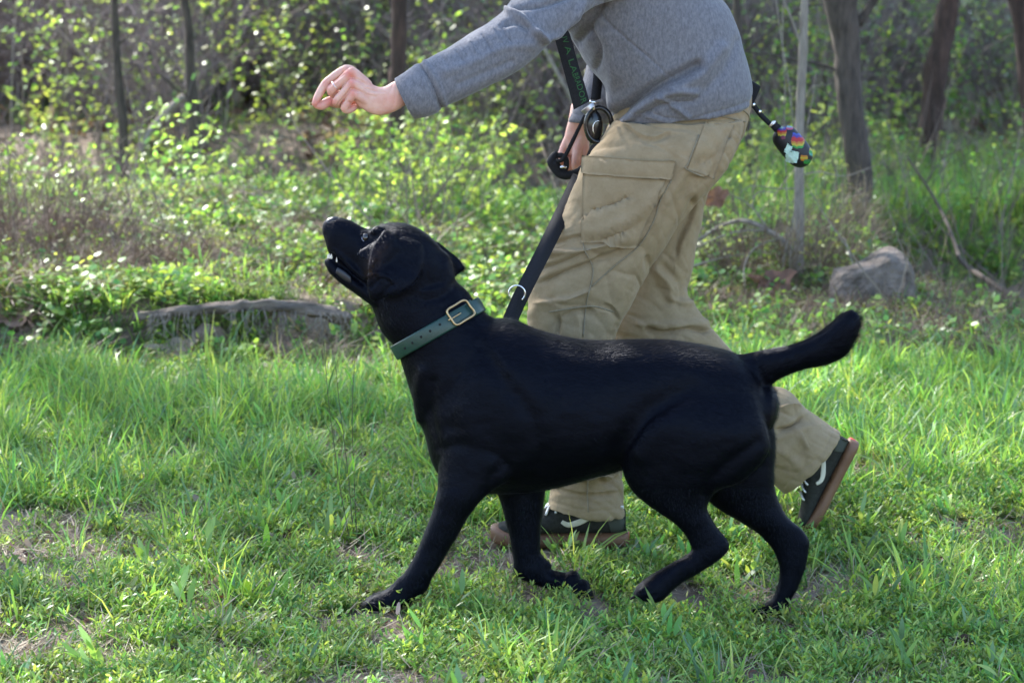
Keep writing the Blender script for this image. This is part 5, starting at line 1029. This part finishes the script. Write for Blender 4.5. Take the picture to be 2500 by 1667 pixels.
    S = [([(1519,299),(1560,330),(1600,338),(1640,318)], 4, -.005, 's'),
        ([(1560,470),(1500,500),(1440,520),(1400,545)], 9, -.006, 's'), ([(1640,440),(1560,520),(1480,560),(1400,590)], 11, .006, 's'), ([(1300,700),(1360,670),(1450,640),(1540,600)], 9, -.007, 's'), ([(1320,620),(1390,615),(1470,600),(1560,560)], 9, .007, 's'), ([(1290,740),(1350,735),(1400,725),(1460,700)], 8, .006, 's'),
        ([(1335,600),(1400,580),(1470,575)], 7, -.005, 's'), ([(1300,660),(1370,640),(1440,610)], 7, -.005, 's'), ([(1365,780),(1400,760),(1460,765)], 6, -.006, 's'), ([(1345,730),(1380,745),(1420,750)], 5, -.005),
        ([(1470,740),(1500,760),(1515,790)], 5, -.004, 's'), ([(1360,760),(1365,790),(1360,830)], 6, -.006, 's'), ([(1410,770),(1415,800),(1412,840)], 6, .005),
        ([(1800,300),(1760,360),(1740,420),(1700,460)], 10, -.005, 's'), ([(1770,300),(1700,420),(1650,520),(1600,620),(1560,700)], 9, -.004), ([(1700,350),(1660,440),(1600,540)], 10, .004), ([(1760,380),(1720,400),(1690,392)], 6, -.005, 's'), ([(1750,420),(1710,430),(1680,420)], 6, .005, 's'),
        ([(1700,470),(1690,530),(1660,590),(1650,640)], 8, -.007, 's'), ([(1600,660),(1630,690),(1640,730),(1680,740)], 6, .009), ([(1620,650),(1660,700),(1655,740)], 7, -.008), ([(1585,640),(1600,690),(1630,740)], 7, -.006),
        ([(1570,800),(1620,812),(1680,800),(1740,810)], 5, -.008, 's'), ([(1560,790),(1640,795),(1720,790)], 8, .006), ([(1690,745),(1720,790),(1750,820)], 8, .005), ([(1500,820),(1560,830),(1640,825)], 8, -.005),
        ([(1895,1000),(1930,990),(1965,1000)], 6, .007, 's'), ([(1885,1050),(1930,1040),(1968,1010)], 6, -.008, 's'), ([(1950,1050),(1965,1080),(1978,1100)], 4, .005, 's'), ([(1900,1070),(1950,1050),(2000,1040)], 6, .004),
        ([(1900,1160),(1930,1120),(1960,1090)], 10, -.004), ([(1880,1100),(1920,1110),(1960,1150)], 9, .004),
        ([(1345,1190),(1400,1204),(1460,1208),(1520,1200)], 4, -.004, 's'), ([(1400,1150),(1430,1170),(1470,1160),(1500,1170)], 7, .007, 's'), ([(1450,1165),(1490,1180),(1515,1150)], 6, -.006, 's'), ([(1350,1160),(1390,1170),(1420,1150)], 6, -.005, 's'),
        ([(1336,1222),(1400,1240),(1460,1246),(1524,1240)], 2.0, -.0018), ([(2034,1046),(2005,1108),(1960,1146),(1912,1190)], 2.0, -.0018)]
    V = sculpt(V, Q, [(s[0], s[1] * (1.7 if len(s) > 3 else 1.3), s[2] * (2.3 if len(s) > 3 else 1.0)) + tuple(s[3:]) for s in S], 0); N = normals(V, Q)
    a_ = V[:, 0] * .9 - V[:, 2] * .45; c_ = V[:, 0] * .45 + V[:, 2] * .9 + V[:, 1] * .6          # creases run across the slanting legs
    RG = -.0042 * (1 - np.abs(2 * fbm(a_ * 6.5, c_ * 17, 47, 2) - 1) * 3).clip(0, 1) ** 1.6 - .0014 * (1 - np.abs(2 * fbm(a_ * 16, c_ * 30, 48, 2) - 1) * 3.5).clip(0, 1) ** 1.5
    V = V + N * ((fbm(V[:, 0] * 10, V[:, 2] * 10 + V[:, 1] * 5, 45) - .5) * .012 + RG)[:, None]
    tr = link("trousers", mesh_from("trousers", V, [Q], None, True, (M['khaki'],)), root); tb = bvh_of(V, Q)
    def pt(nm, q, nu, nv, off, thick, m_, bulge=0.0, par=tr):
        a, b, c = patch(tb, *q, nu, nv, off, thick, bulge); mb = MB(); mb.add(a, b); return mb.obj(nm, m_, par, col=False)
    pt("cargo_pocket", [(1428,425),(1624,440),(1550,604),(1420,592)], 22, 20, .0065, .009, M['khaki'], .006)
    pt("pocket_flap", [(1432,386),(1650,396),(1636,436),(1428,428)], 26, 8, .013, .007, M['khaki'], .003)
    pt("back_pocket", [(1722,300),(1795,296),(1742,436),(1678,412)], 14, 14, .0025, .004, M['khaki'], .002)
    def seam(pts, w_=2.2, off=.0022):
        P = []
        for u, v in catmull(np.array(pts, float), 6):
            p_, n_ = hit(tb, u, v)
            if p_ is not None: P.append(p_ + (np.array(CAMP) - p_) / np.linalg.norm(np.array(CAMP) - p_) * off)
        if len(P) > 3: P = np.array(P); mb = MB(); mb.add(*tube(P, .0016, 6, 1)); mb.obj("seam", M['khaki_seam'], tr, col=False)
    seam([(1452,400),(1445,480),(1430,540),(1424,600),(1448,660),(1432,740),(1424,822)]); seam([(1640,440),(1612,490),(1596,540),(1560,600),(1500,650),(1445,700)]); seam([(1706,330),(1680,400),(1674,412),(1725,436)]); seam([(1340,762),(1400,752),(1450,748),(1500,762)]); seam([(1438,1150),(1434,1200),(1436,1250)]); seam([(1640,300),(1700,292),(1760,285),(1828,300)])
    seam([(1800,262),(1822,275),(1829,292),(1818,330)])
    # ---------------- shoes
    def shoe(M4, nm_label):
        """local frame: x heel(0) -> toe(.31), y across, z up"""
        e = bpy.data.objects.new("shoe", None); COL.objects.link(e); e.parent = root; e.matrix_parent_inverse = Mtx(root); e["label"] = nm_label; e.location = (0, 0, 0)
        T = lambda v: v @ M4[:3, :3].T + M4[:3, 3]
        def sec(rows, n=28, ex=2.6, sub=5):
            A = catmull(np.array(rows, float), sub); th = np.linspace(0, 2 * math.pi, n, endpoint=False); q = 2 / ex
            c = np.sign(np.cos(th)) * np.abs(np.cos(th)) ** q; s = np.sign(np.sin(th)) * np.abs(np.sin(th)) ** q
            V = np.stack([A[:, 0][:, None] + 0 * c[None], A[:, 3][:, None] * c[None] + A[:, 4][:, None], (A[:, 1] + A[:, 2])[:, None] / 2 + (A[:, 2] - A[:, 1])[:, None] / 2 * s[None]], -1)
            m = len(A); V = V.reshape(-1, 3); Q = grid_faces(m, n); V = np.concatenate([V, V[:n].mean(0)[None], V[-n:].mean(0)[None]]); j = np.arange(n); j2 = (j + 1) % n
            Tt = np.concatenate([np.stack([j2, j, np.full(n, m * n)], -1), np.stack([(m - 1) * n + j, (m - 1) * n + j2, np.full(n, m * n + 1)], -1)]); return V, Q, Tt
        # x, zlow, zhigh, halfwidth, ycentre
        sole = sec([(-.006,.006,.032,.012,0),(0,.002,.036,.024,0),(.02,0,.036,.034,0),(.08,0,.034,.036,0),(.15,0,.034,.040,0),(.22,0,.036,.048,0),(.27,.001,.042,.045,0),(.30,.006,.050,.032,0),(.314,.014,.046,.016,0)], ex=3.2)
        upper = sec([(.002,.03,.085,.020,0),(.02,.03,.098,.030,0),(.06,.03,.102,.034,0),(.11,.03,.105,.035,0),(.15,.03,.100,.038,0),(.19,.03,.085,.042,0),(.23,.03,.068,.044,0),(.27,.03,.058,.039,0),(.296,.036,.052,.024,0)], ex=2.3)
        v, q = fuse([upper], .0035, 5); mb = MB(); mb.add(T(v), q); mb.obj("upper", M['shoe'], e, col=False); ub = bvh_of(v, q)
        v, q = fuse([sole], .003, 2); mb = MB(); mb.add(T(v), q); mb.obj("sole", M['gum'], e, col=False)
        def strip(pts, w_, h_, m_, nm, side=-1, n=8):
            """flat strip laid on the outer side of the upper; pts in (x, z)"""
            P = catmull(np.array(pts, float), 6); Vv = []
            Tn = np.gradient(P, axis=0); Tn /= np.linalg.norm(Tn, axis=1)[:, None]; Nn = np.stack([-Tn[:, 1], Tn[:, 0]], -1)
            cs = (-1, -.5, 0, .5, 1); wl_ = np.interp(np.linspace(0, 1, len(P)), np.linspace(0, 1, len(w_)), w_) if len(w_) > 1 else np.full(len(P), w_[0])
            for k, (p, t) in enumerate(zip(P, Nn)):
                for s in cs:
                    x, z = p + t * s * wl_[k] / 2
                    h = ub.ray_cast(Vector((x, side * .2, z)), Vector((0, -side, 0)))
                    y = h[0][1] if h[0] is not None else side * .03
                    Vv.append((x, y + side * (h_ + .0012), z))
            Vv = np.array(Vv); nn = len(P); A = Vv.copy(); B = Vv.copy(); B[:, 1] -= side * (h_ + .003); Qs = grid_faces(nn, 5, False)
            bd = np.array([k * 5 for k in range(nn)] + [(nn - 1) * 5 + k for k in range(1, 5)] + [k * 5 + 4 for k in range(nn - 2, -1, -1)] + [3, 2, 1]); b2 = np.roll(bd, -1); o = len(Vv)
            sd1 = np.stack([bd, b2, b2 + o, bd + o], -1); sd2 = Qs[:0]
            mb = MB(); mb.add(T(np.concatenate([A, B])), np.concatenate([Qs, Qs + o, sd1, sd2])); mb.obj(nm, m_, e, col=False)
        strip([(.05,.093),(.085,.076),(.115,.062),(.135,.058),(.150,.066)], [.010,.012,.014,.012,.008], .0018, M['stripe'], "side_stripe")
        strip([(.005,.060),(.02,.056),(.04,.05)], [.05,.046,.03], .001, M['shoe2'], "heel_patch")
        strip([(.008,.098),(.05,.101),(.07,.099)], [.006], .002, M['lace'], "collar_trim")
        for xx, zz in ((.152,.099),(.174,.094),(.196,.085)):
            h = []
            for t in np.linspace(-1, 1, 9):
                y = t * .034; r = ub.ray_cast(Vector((xx + .004 * t * t, y, .2)), Vector((0, 0, -1))); z = (r[0][2] if r[0] is not None else zz - .02 * t * t)
                h.append((xx + .012 * (abs(t)), y, z + .003))
            mb = MB(); a_, b_, c_ = tube(np.array(h), .0062, 8, 2, flat=.45, ref=(1, 0, .3)); mb.add(T(a_), b_, c_); mb.obj("lace", M['lace'], e, col=False)
        mb = MB(); a_, b_, c_ = loft_box((-.0065, -.010, .016), (-.001, .010, .032)); mb.add(T(a_), b_, c_); mb.obj("heel_tab", M['red'], e, col=False)
        for zz in (.040,): pass
        return e
    def loft_box(a, b):
        a, b = np.array(a), np.array(b); V = np.array([[(a, b)[i][0], (a, b)[j][1], (a, b)[k][2]] for i in (0, 1) for j in (0, 1) for k in (0, 1)])
        return V, np.array([[0,1,3,2],[4,6,7,5],[0,4,5,1],[2,3,7,6],[0,2,6,4],[1,5,7,3]]), None
    hl = at(1529, 1322, nl - .01); M4 = np.eye(4); th = 0.0
    sc_ = 1.03
    M4[:3, :3] = np.array([[-1, 0, 0], [0, 1, 0], [0, 0, 1]]) * sc_; M4[:3, 3] = (hl[0], hl[1], hl[2] - .004)
    g = at(1400, 1325, nl); M4[2, 3] = g[2] - .003
    shoe(M4, "front shoe flat on the ground")
    hb_ = at(2098, 1085, fl_); tb_ = at(1990, 1290, fl_); ax = tb_ - hb_; ax /= np.linalg.norm(ax); up = np.cross(np.array([0, 1.0, 0]), ax)
    if up[0] > 0: up = -up
    M5 = np.eye(4); M5[:3, 0] = ax; M5[:3, 1] = (0, 1, 0); M5[:3, 2] = up; M5[:3, :3] *= .86; M5[:3, 3] = hb_
    shoe(M5, "rear shoe with heel lifted and red heel tab")
    # ankle / sock inside the trouser ends
    mb = MB(); mb.add(*chain([at(1450, 1180, nl), at(1470, 1240, nl), at(1480, 1290, nl)], [.040, .034, .026], 16)); mb.obj("sock", M['black'], root, col=False)
    mb = MB(); mb.add(*chain([at(1900, 1080, fl_), at(1950, 1105, fl_), at(1985, 1125, fl_)], [.042, .036, .028], 16)); mb.obj("sock", M['black'], root, col=False)
    return root, sb
MAN, SHIRT_BVH = build_man()

# ================================================================== straps and small gear
def strap_mesh(mb, pts, wv, thick=.002):
    """flat webbing: pts (n,3), wv (n,3) half-width vectors"""
    A = catmull(np.concatenate([np.asarray(pts, float), np.asarray(wv, float)], 1), 6); P, W = A[:, :3], A[:, 3:]
    T = np.gradient(P, axis=0); N = np.cross(T, W); N /= np.linalg.norm(N, axis=1)[:, None] + 1e-9; N *= thick / 2
    V = np.stack([P - W - N, P + W - N, P + W + N, P - W + N], 1).reshape(-1, 3)
    Q = grid_faces(len(P), 4); Q = np.concatenate([Q, [[3, 2, 1, 0]], [[len(V) - 4, len(V) - 3, len(V) - 2, len(V) - 1]]]); mb.add(V, Q)
def px_strap(mb, rows, thick=.002):
    """rows: u1,v1,u2,v2,Y,(Y2)  the two edges of the webbing"""
    P = []; W = []
    for r in rows:
        a = at(r[0], r[1], r[4]); b = at(r[2], r[3], r[5] if len(r) > 5 else r[4]); P.append((a + b) / 2); W.append((b - a) / 2)
    strap_mesh(mb, P, W, thick)
def build_gear():
    mb = MB(); SY = 5.64
    px_strap(mb, [(1330,-120,1372,-110,SY+.02),(1336,0,1370,-4,SY),(1348,70,1380,58,SY),(1357,105,1394,92,SY),(1378,180,1414,165,SY),(1390,225,1428,208,SY),(1401,268,1439,248,SY)], .0035)
    lan = mb.obj("lanyard", M['black'], None, col=False); tag(lan, "wide black neck strap with green lettering hanging from the person's neck", "strap")
    mb = MB(); px_strap(mb, [(1449,150,1474,160,5.86),(1448,190,1471,196,5.85),(1442,243,1466,247,5.84)], .003); mb.obj("rear_webbing", M['black'], lan, col=False)
    # lettering
    cu = bpy.data.curves.new("lettering", 'FONT'); cu.body = "LUV A LABRADOR"; cu.size = 1.0; cu.extrude = 0.0; cu.space_character = 1.08
    to = bpy.data.objects.new("lettering", cu); COL.objects.link(to); dg = bpy.context.evaluated_depsgraph_get(); me = bpy.data.meshes.new_from_object(to.evaluated_get(dg)); bpy.data.objects.remove(to)
    V = np.array([v.co[:] for v in me.vertices]); x0, x1 = V[:, 0].min(), V[:, 0].max(); y0, y1 = V[:, 1].min(), V[:, 1].max()
    A = np.array([(1378, 70), (1391, 110), (1410, 175), (1421, 205), (1433, 249)], float); Bb = np.array([(1366, 74), (1378, 115), (1396, 180), (1408, 210), (1420, 255)], float)
    t = (V[:, 0] - x0) / (x1 - x0) * 4; i = np.clip(t.astype(int), 0, 3); f = (t - i)[:, None]; s = ((V[:, 1] - y0) / (y1 - y0))[:, None]
    top = A[i] * (1 - f) + A[i + 1] * f; bot = Bb[i] * (1 - f) + Bb[i + 1] * f; q = bot * (1 - s) + top * s
    for k, v in enumerate(me.vertices): v.co = Vector(at(q[k, 0], q[k, 1], SY - .0055))
    me.materials.clear(); me.materials.append(M['textgreen']); o = link("lettering", me, lan)
    mb = MB(); px_strap(mb, [(1418,272,1446,250,SY-.004),(1428,280,1452,258,SY-.004)], .006); mb.obj("metal_clasp", mat("brushed clasp", (.45, .42, .42), rough=.35, metal=.8), lan, col=False)
    mb = MB(); mb.add(*tube([at(1440,248,5.70), at(1452,250,5.70), at(1466,246,5.72)], .004, 8, 3)); mb.add(*tube([at(1448,252,5.69), at(1450,268,5.69)], .0035, 8)); mb.obj("buckle", M['steel'], lan, col=False)
    # round black reel / clip below the clasp
    e = thing("clicker", at(1462, 305, 5.74), "glossy black coiled clip hanging below the strap clasp beside the trousers", "clip")
    c = at(1462, 305, 5.74); mb = MB(); P = [c + np.array([math.cos(t) * .030, 0.0, math.sin(t) * .040]) for t in np.linspace(0, 2 * math.pi, 25)]; mb.add(*tube(P, .006, 10, flat=1.2)); mb.obj("ring", M['blackgloss'], e, col=False)
    mb = MB(); P = [c + np.array([-.002 + math.cos(t) * .012, -.008, -.008 + math.sin(t) * .018]) for t in np.linspace(0, 2 * math.pi, 17)]; mb.add(*tube(P[3:11], .0013, 8)); mb.obj("hook", M['steel'], e, col=False)
    mb = MB(); mb.add(*ball(c + np.array([-.012, .004, -.005]), (.022, .012, .040), 16, 10)); mb.obj("casing", M['blackgloss'], e, col=False)
    # leash
    mb = MB(); LY = 5.92
    px_strap(mb, [(1398,425,1432,436,5.88),(1384,455,1418,468,5.80),(1350,525,1386,537,5.66),(1308,610,1344,622,5.57),(1266,692,1302,704,5.52),(1232,765,1268,777,5.50),(1200,850,1236,860,5.45),(1170,860,1200,880,5.36)], .0035)
    ls = mb.obj("leash", M['black'], None, col=False); tag(ls, "black webbing leash running from the lowered hand down behind the dog's neck", "leash")
    mb = MB(); px_strap(mb, [(1424,282,1432,282,5.90),(1400,330,1408,335,5.90),(1372,384,1380,390,5.90),(1358,388,1362,398,5.91)], .002); mb.obj("thin_strap", M['black'], ls, col=False)
    def U_(x, y, d=0): u, v = zf(x, y); return at(u, v, 5.93 + d)
    mb = MB()
    mb.add(*chain([U_(60,1250), U_(25,1310), U_(50,1370), U_(110,1430), U_(190,1440), U_(270,1410), U_(330,1360), U_(370,1310)], [.009,.011,.010,.011,.011,.008,.007,.007], 10))
    mb.add(*chain([U_(50,1260), U_(120,1255), U_(165,1300), U_(160,1380), U_(120,1430)], [.006,.007,.007,.007,.006], 10)); mb.add(*chain([U_(60,1320), U_(60,1340), U_(100,1400)], [.012,.012,.010], 10))
    mb.obj("hand_loop", M['black'], ls, col=False)
    mb = MB(); px_strap(mb, [(1508,312,1514,322,5.80),(1470,330,1480,345,5.84),(1440,362,1452,376,5.9),(1425,400,1436,412,5.92)], .003); mb.obj("loose_end", M['black'], ls, col=False)
    mb = MB(); mb.add(*tube([U_(110,1368,-.012), U_(140,1362,-.014), U_(165,1372,-.012)], .0035, 8, 3)); mb.obj("rivet", M['steel'], ls, col=False)
    cc = at(1262, 716, 5.50); mb = MB(); P = [cc + np.array([math.cos(t) * .0185, -.004, math.sin(t) * .0185]) for t in np.linspace(-.9, 3.6, 24)]; mb.add(*tube(P, .0021, 8)); mb.obj("metal_ring", M['steel'], ls, col=False)
    # flat black wallet at the back of the belt
    mb = MB(); WY = 5.83
    P = [at(*q, WY) for q in ((1806,180),(1856,210),(1833,266),(1790,250))]; n_ = np.array([0, .024, 0]); V = np.array([p - n_ for p in P] + [p + n_ for p in P])
    mb.add(V, [[3,2,1,0],[4,5,6,7],[0,1,5,4],[1,2,6,5],[2,3,7,6],[3,0,4,7]])
    wl = mb.obj("belt_pouch", M['black'], None, smooth=False, col=False); tag(wl, "flat black pouch sticking out behind the person's waist below the sweatshirt back", "pouch")
    bv = wl.modifiers.new("b", 'BEVEL'); bv.width = .004; bv.segments = 2
    # dangling bag holder
    BY = 5.80
    e = thing("bag_holder", at(1932, 350, BY), "black dog bag holder with rainbow cloud print and mint bag end swinging from the belt", "bag holder")
    mb = MB(); px_strap(mb, [(1836,262,1846,256,BY),(1852,284,1862,277,BY),(1872,304,1881,296,BY),(1884,312,1890,305,BY)], .004); px_strap(mb, [(1882,312,1896,298,BY),(1894,326,1910,312,BY),(1900,332,1914,318,BY)], .009); mb.obj("clip_strap", M['black'], e, col=False)
    for (u, v) in ((1840, 256), (1855, 273)): mb = MB(); mb.add(*ball(at(u, v, BY - .004), (.0042, .002, .0042), 10, 6)); mb.obj("rivet", M['steel'], e, col=False)
    mb = MB(); mb.add(*tube([at(1879,311,BY-.006), at(1884,301,BY-.008), at(1893,297,BY-.006)], .0026, 8, 3)); mb.add(*tube([at(1882,309,BY-.008), at(1892,299,BY-.008)], .0016, 8)); mb.obj("swivel_hook", M['steel'], e, col=False)
    a_, b_ = np.array((1905., 322.)), np.array((1966., 394.)); ax = (b_ - a_) / np.linalg.norm(b_ - a_); nx = np.array((ax[1], -ax[0]))
    rows = []
    for t, r in ((-.10, 10), (-.06, 18), (0, 25), (.12, 31), (.35, 33), (.65, 33), (.88, 30), (1.02, 22), (1.08, 13), (1.11, 6)):
        p = a_ + (b_ - a_) * t; q1 = p + nx * r; q2 = p - nx * r; rows.append((q1[0], q1[1], q2[0], q2[1], BY, r / 1036))
    v, q, t_ = loft(rows, 40, 8, 2.2, rnd=False)
    fv, fq = fuse([(v, q, t_)], .0016, 5)
    pr = proj(fv); z = np.stack([(pr[:, 0] - 1810) * 6.27, (pr[:, 1] - 180) * 6.27], -1)       # reading frame of the print
    C = np.tile(np.array([.006, .006, .010]), (len(fv), 1)); front = fv[:, 1] < BY + .004
    def band(cx, cy, rx, ry, cols):
        x = (z[:, 0] - cx) / rx; y = (z[:, 1] - cy) / ry
        arc = y + .25 * x * x + .06 * np.sin(x * 9)
        for k, c in enumerate(cols):
            m = (np.abs(x) < 1 - .25 * np.abs(y)) & (arc > -1 + 2 * k / len(cols)) & (arc <= -1 + 2 * (k + 1) / len(cols)) & front; C[m] = np.array(c) * .5 + .002
    BLU, PUR, RED, ORA, YEL, GRN, PNK = (.05, .10, .55), (.12, .04, .35), (.65, .02, .02), (.75, .28, .02), (.75, .6, .04), (.04, .45, .06), (.7, .12, .25)
    band(865, 1030, 105, 115, [BLU, PUR, RED, RED, ORA, YEL, GRN]); band(620, 890, 75, 72, [BLU, PUR, RED, ORA, YEL]); band(960, 1295, 60, 42, [ORA, YEL, ORA]); band(740, 830, 55, 30, [(.3, .5, .6), PNK]); band(1085, 1200, 50, 60, [YEL, GRN, (.1, .5, .4)]); band(1010, 1350, 60, 35, [(.05, .3, .1), GRN]); band(640, 980, 35, 28, [(.25, .02, .08)]); band(600, 825, 40, 14, [(.1, .4, .35)])
    pm, nt_, bb, _ = newmat("printed neoprene"); an = nt_.nodes.new("ShaderNodeAttribute"); an.attribute_name = "Col"; nt_.links.new(an.outputs[0], bb.inputs[0]); bb.inputs["Roughness"].default_value = .55
    link("holder_body", mesh_from("holder_body", fv, [fq], C, True, (pm,)), e)
    mb = MB(); pb = bvh_of(fv, fq)
    def zz(x, y): return (1810 + x / 6.27, 180 + y / 6.27)
    rr = np.random.default_rng(4)
    for q4 in ([zz(710,1070), zz(775,1130), zz(740,1205), zz(655,1195)], [zz(720,1170), zz(885,1200), zz(850,1350), zz(700,1330)], [zz(690,1230), zz(760,1180), zz(800,1360), zz(715,1320)]):
        a1, b1, _ = patch(pb, *q4, 7, 7, .004, .001); a1 = a1 + rr.normal(0, .0010, a1.shape); a1[:, 1] -= rr.uniform(0, .003); mb.add(a1, b1)
    mb.obj("bag_end", M['mint'], e, col=False)
build_gear()
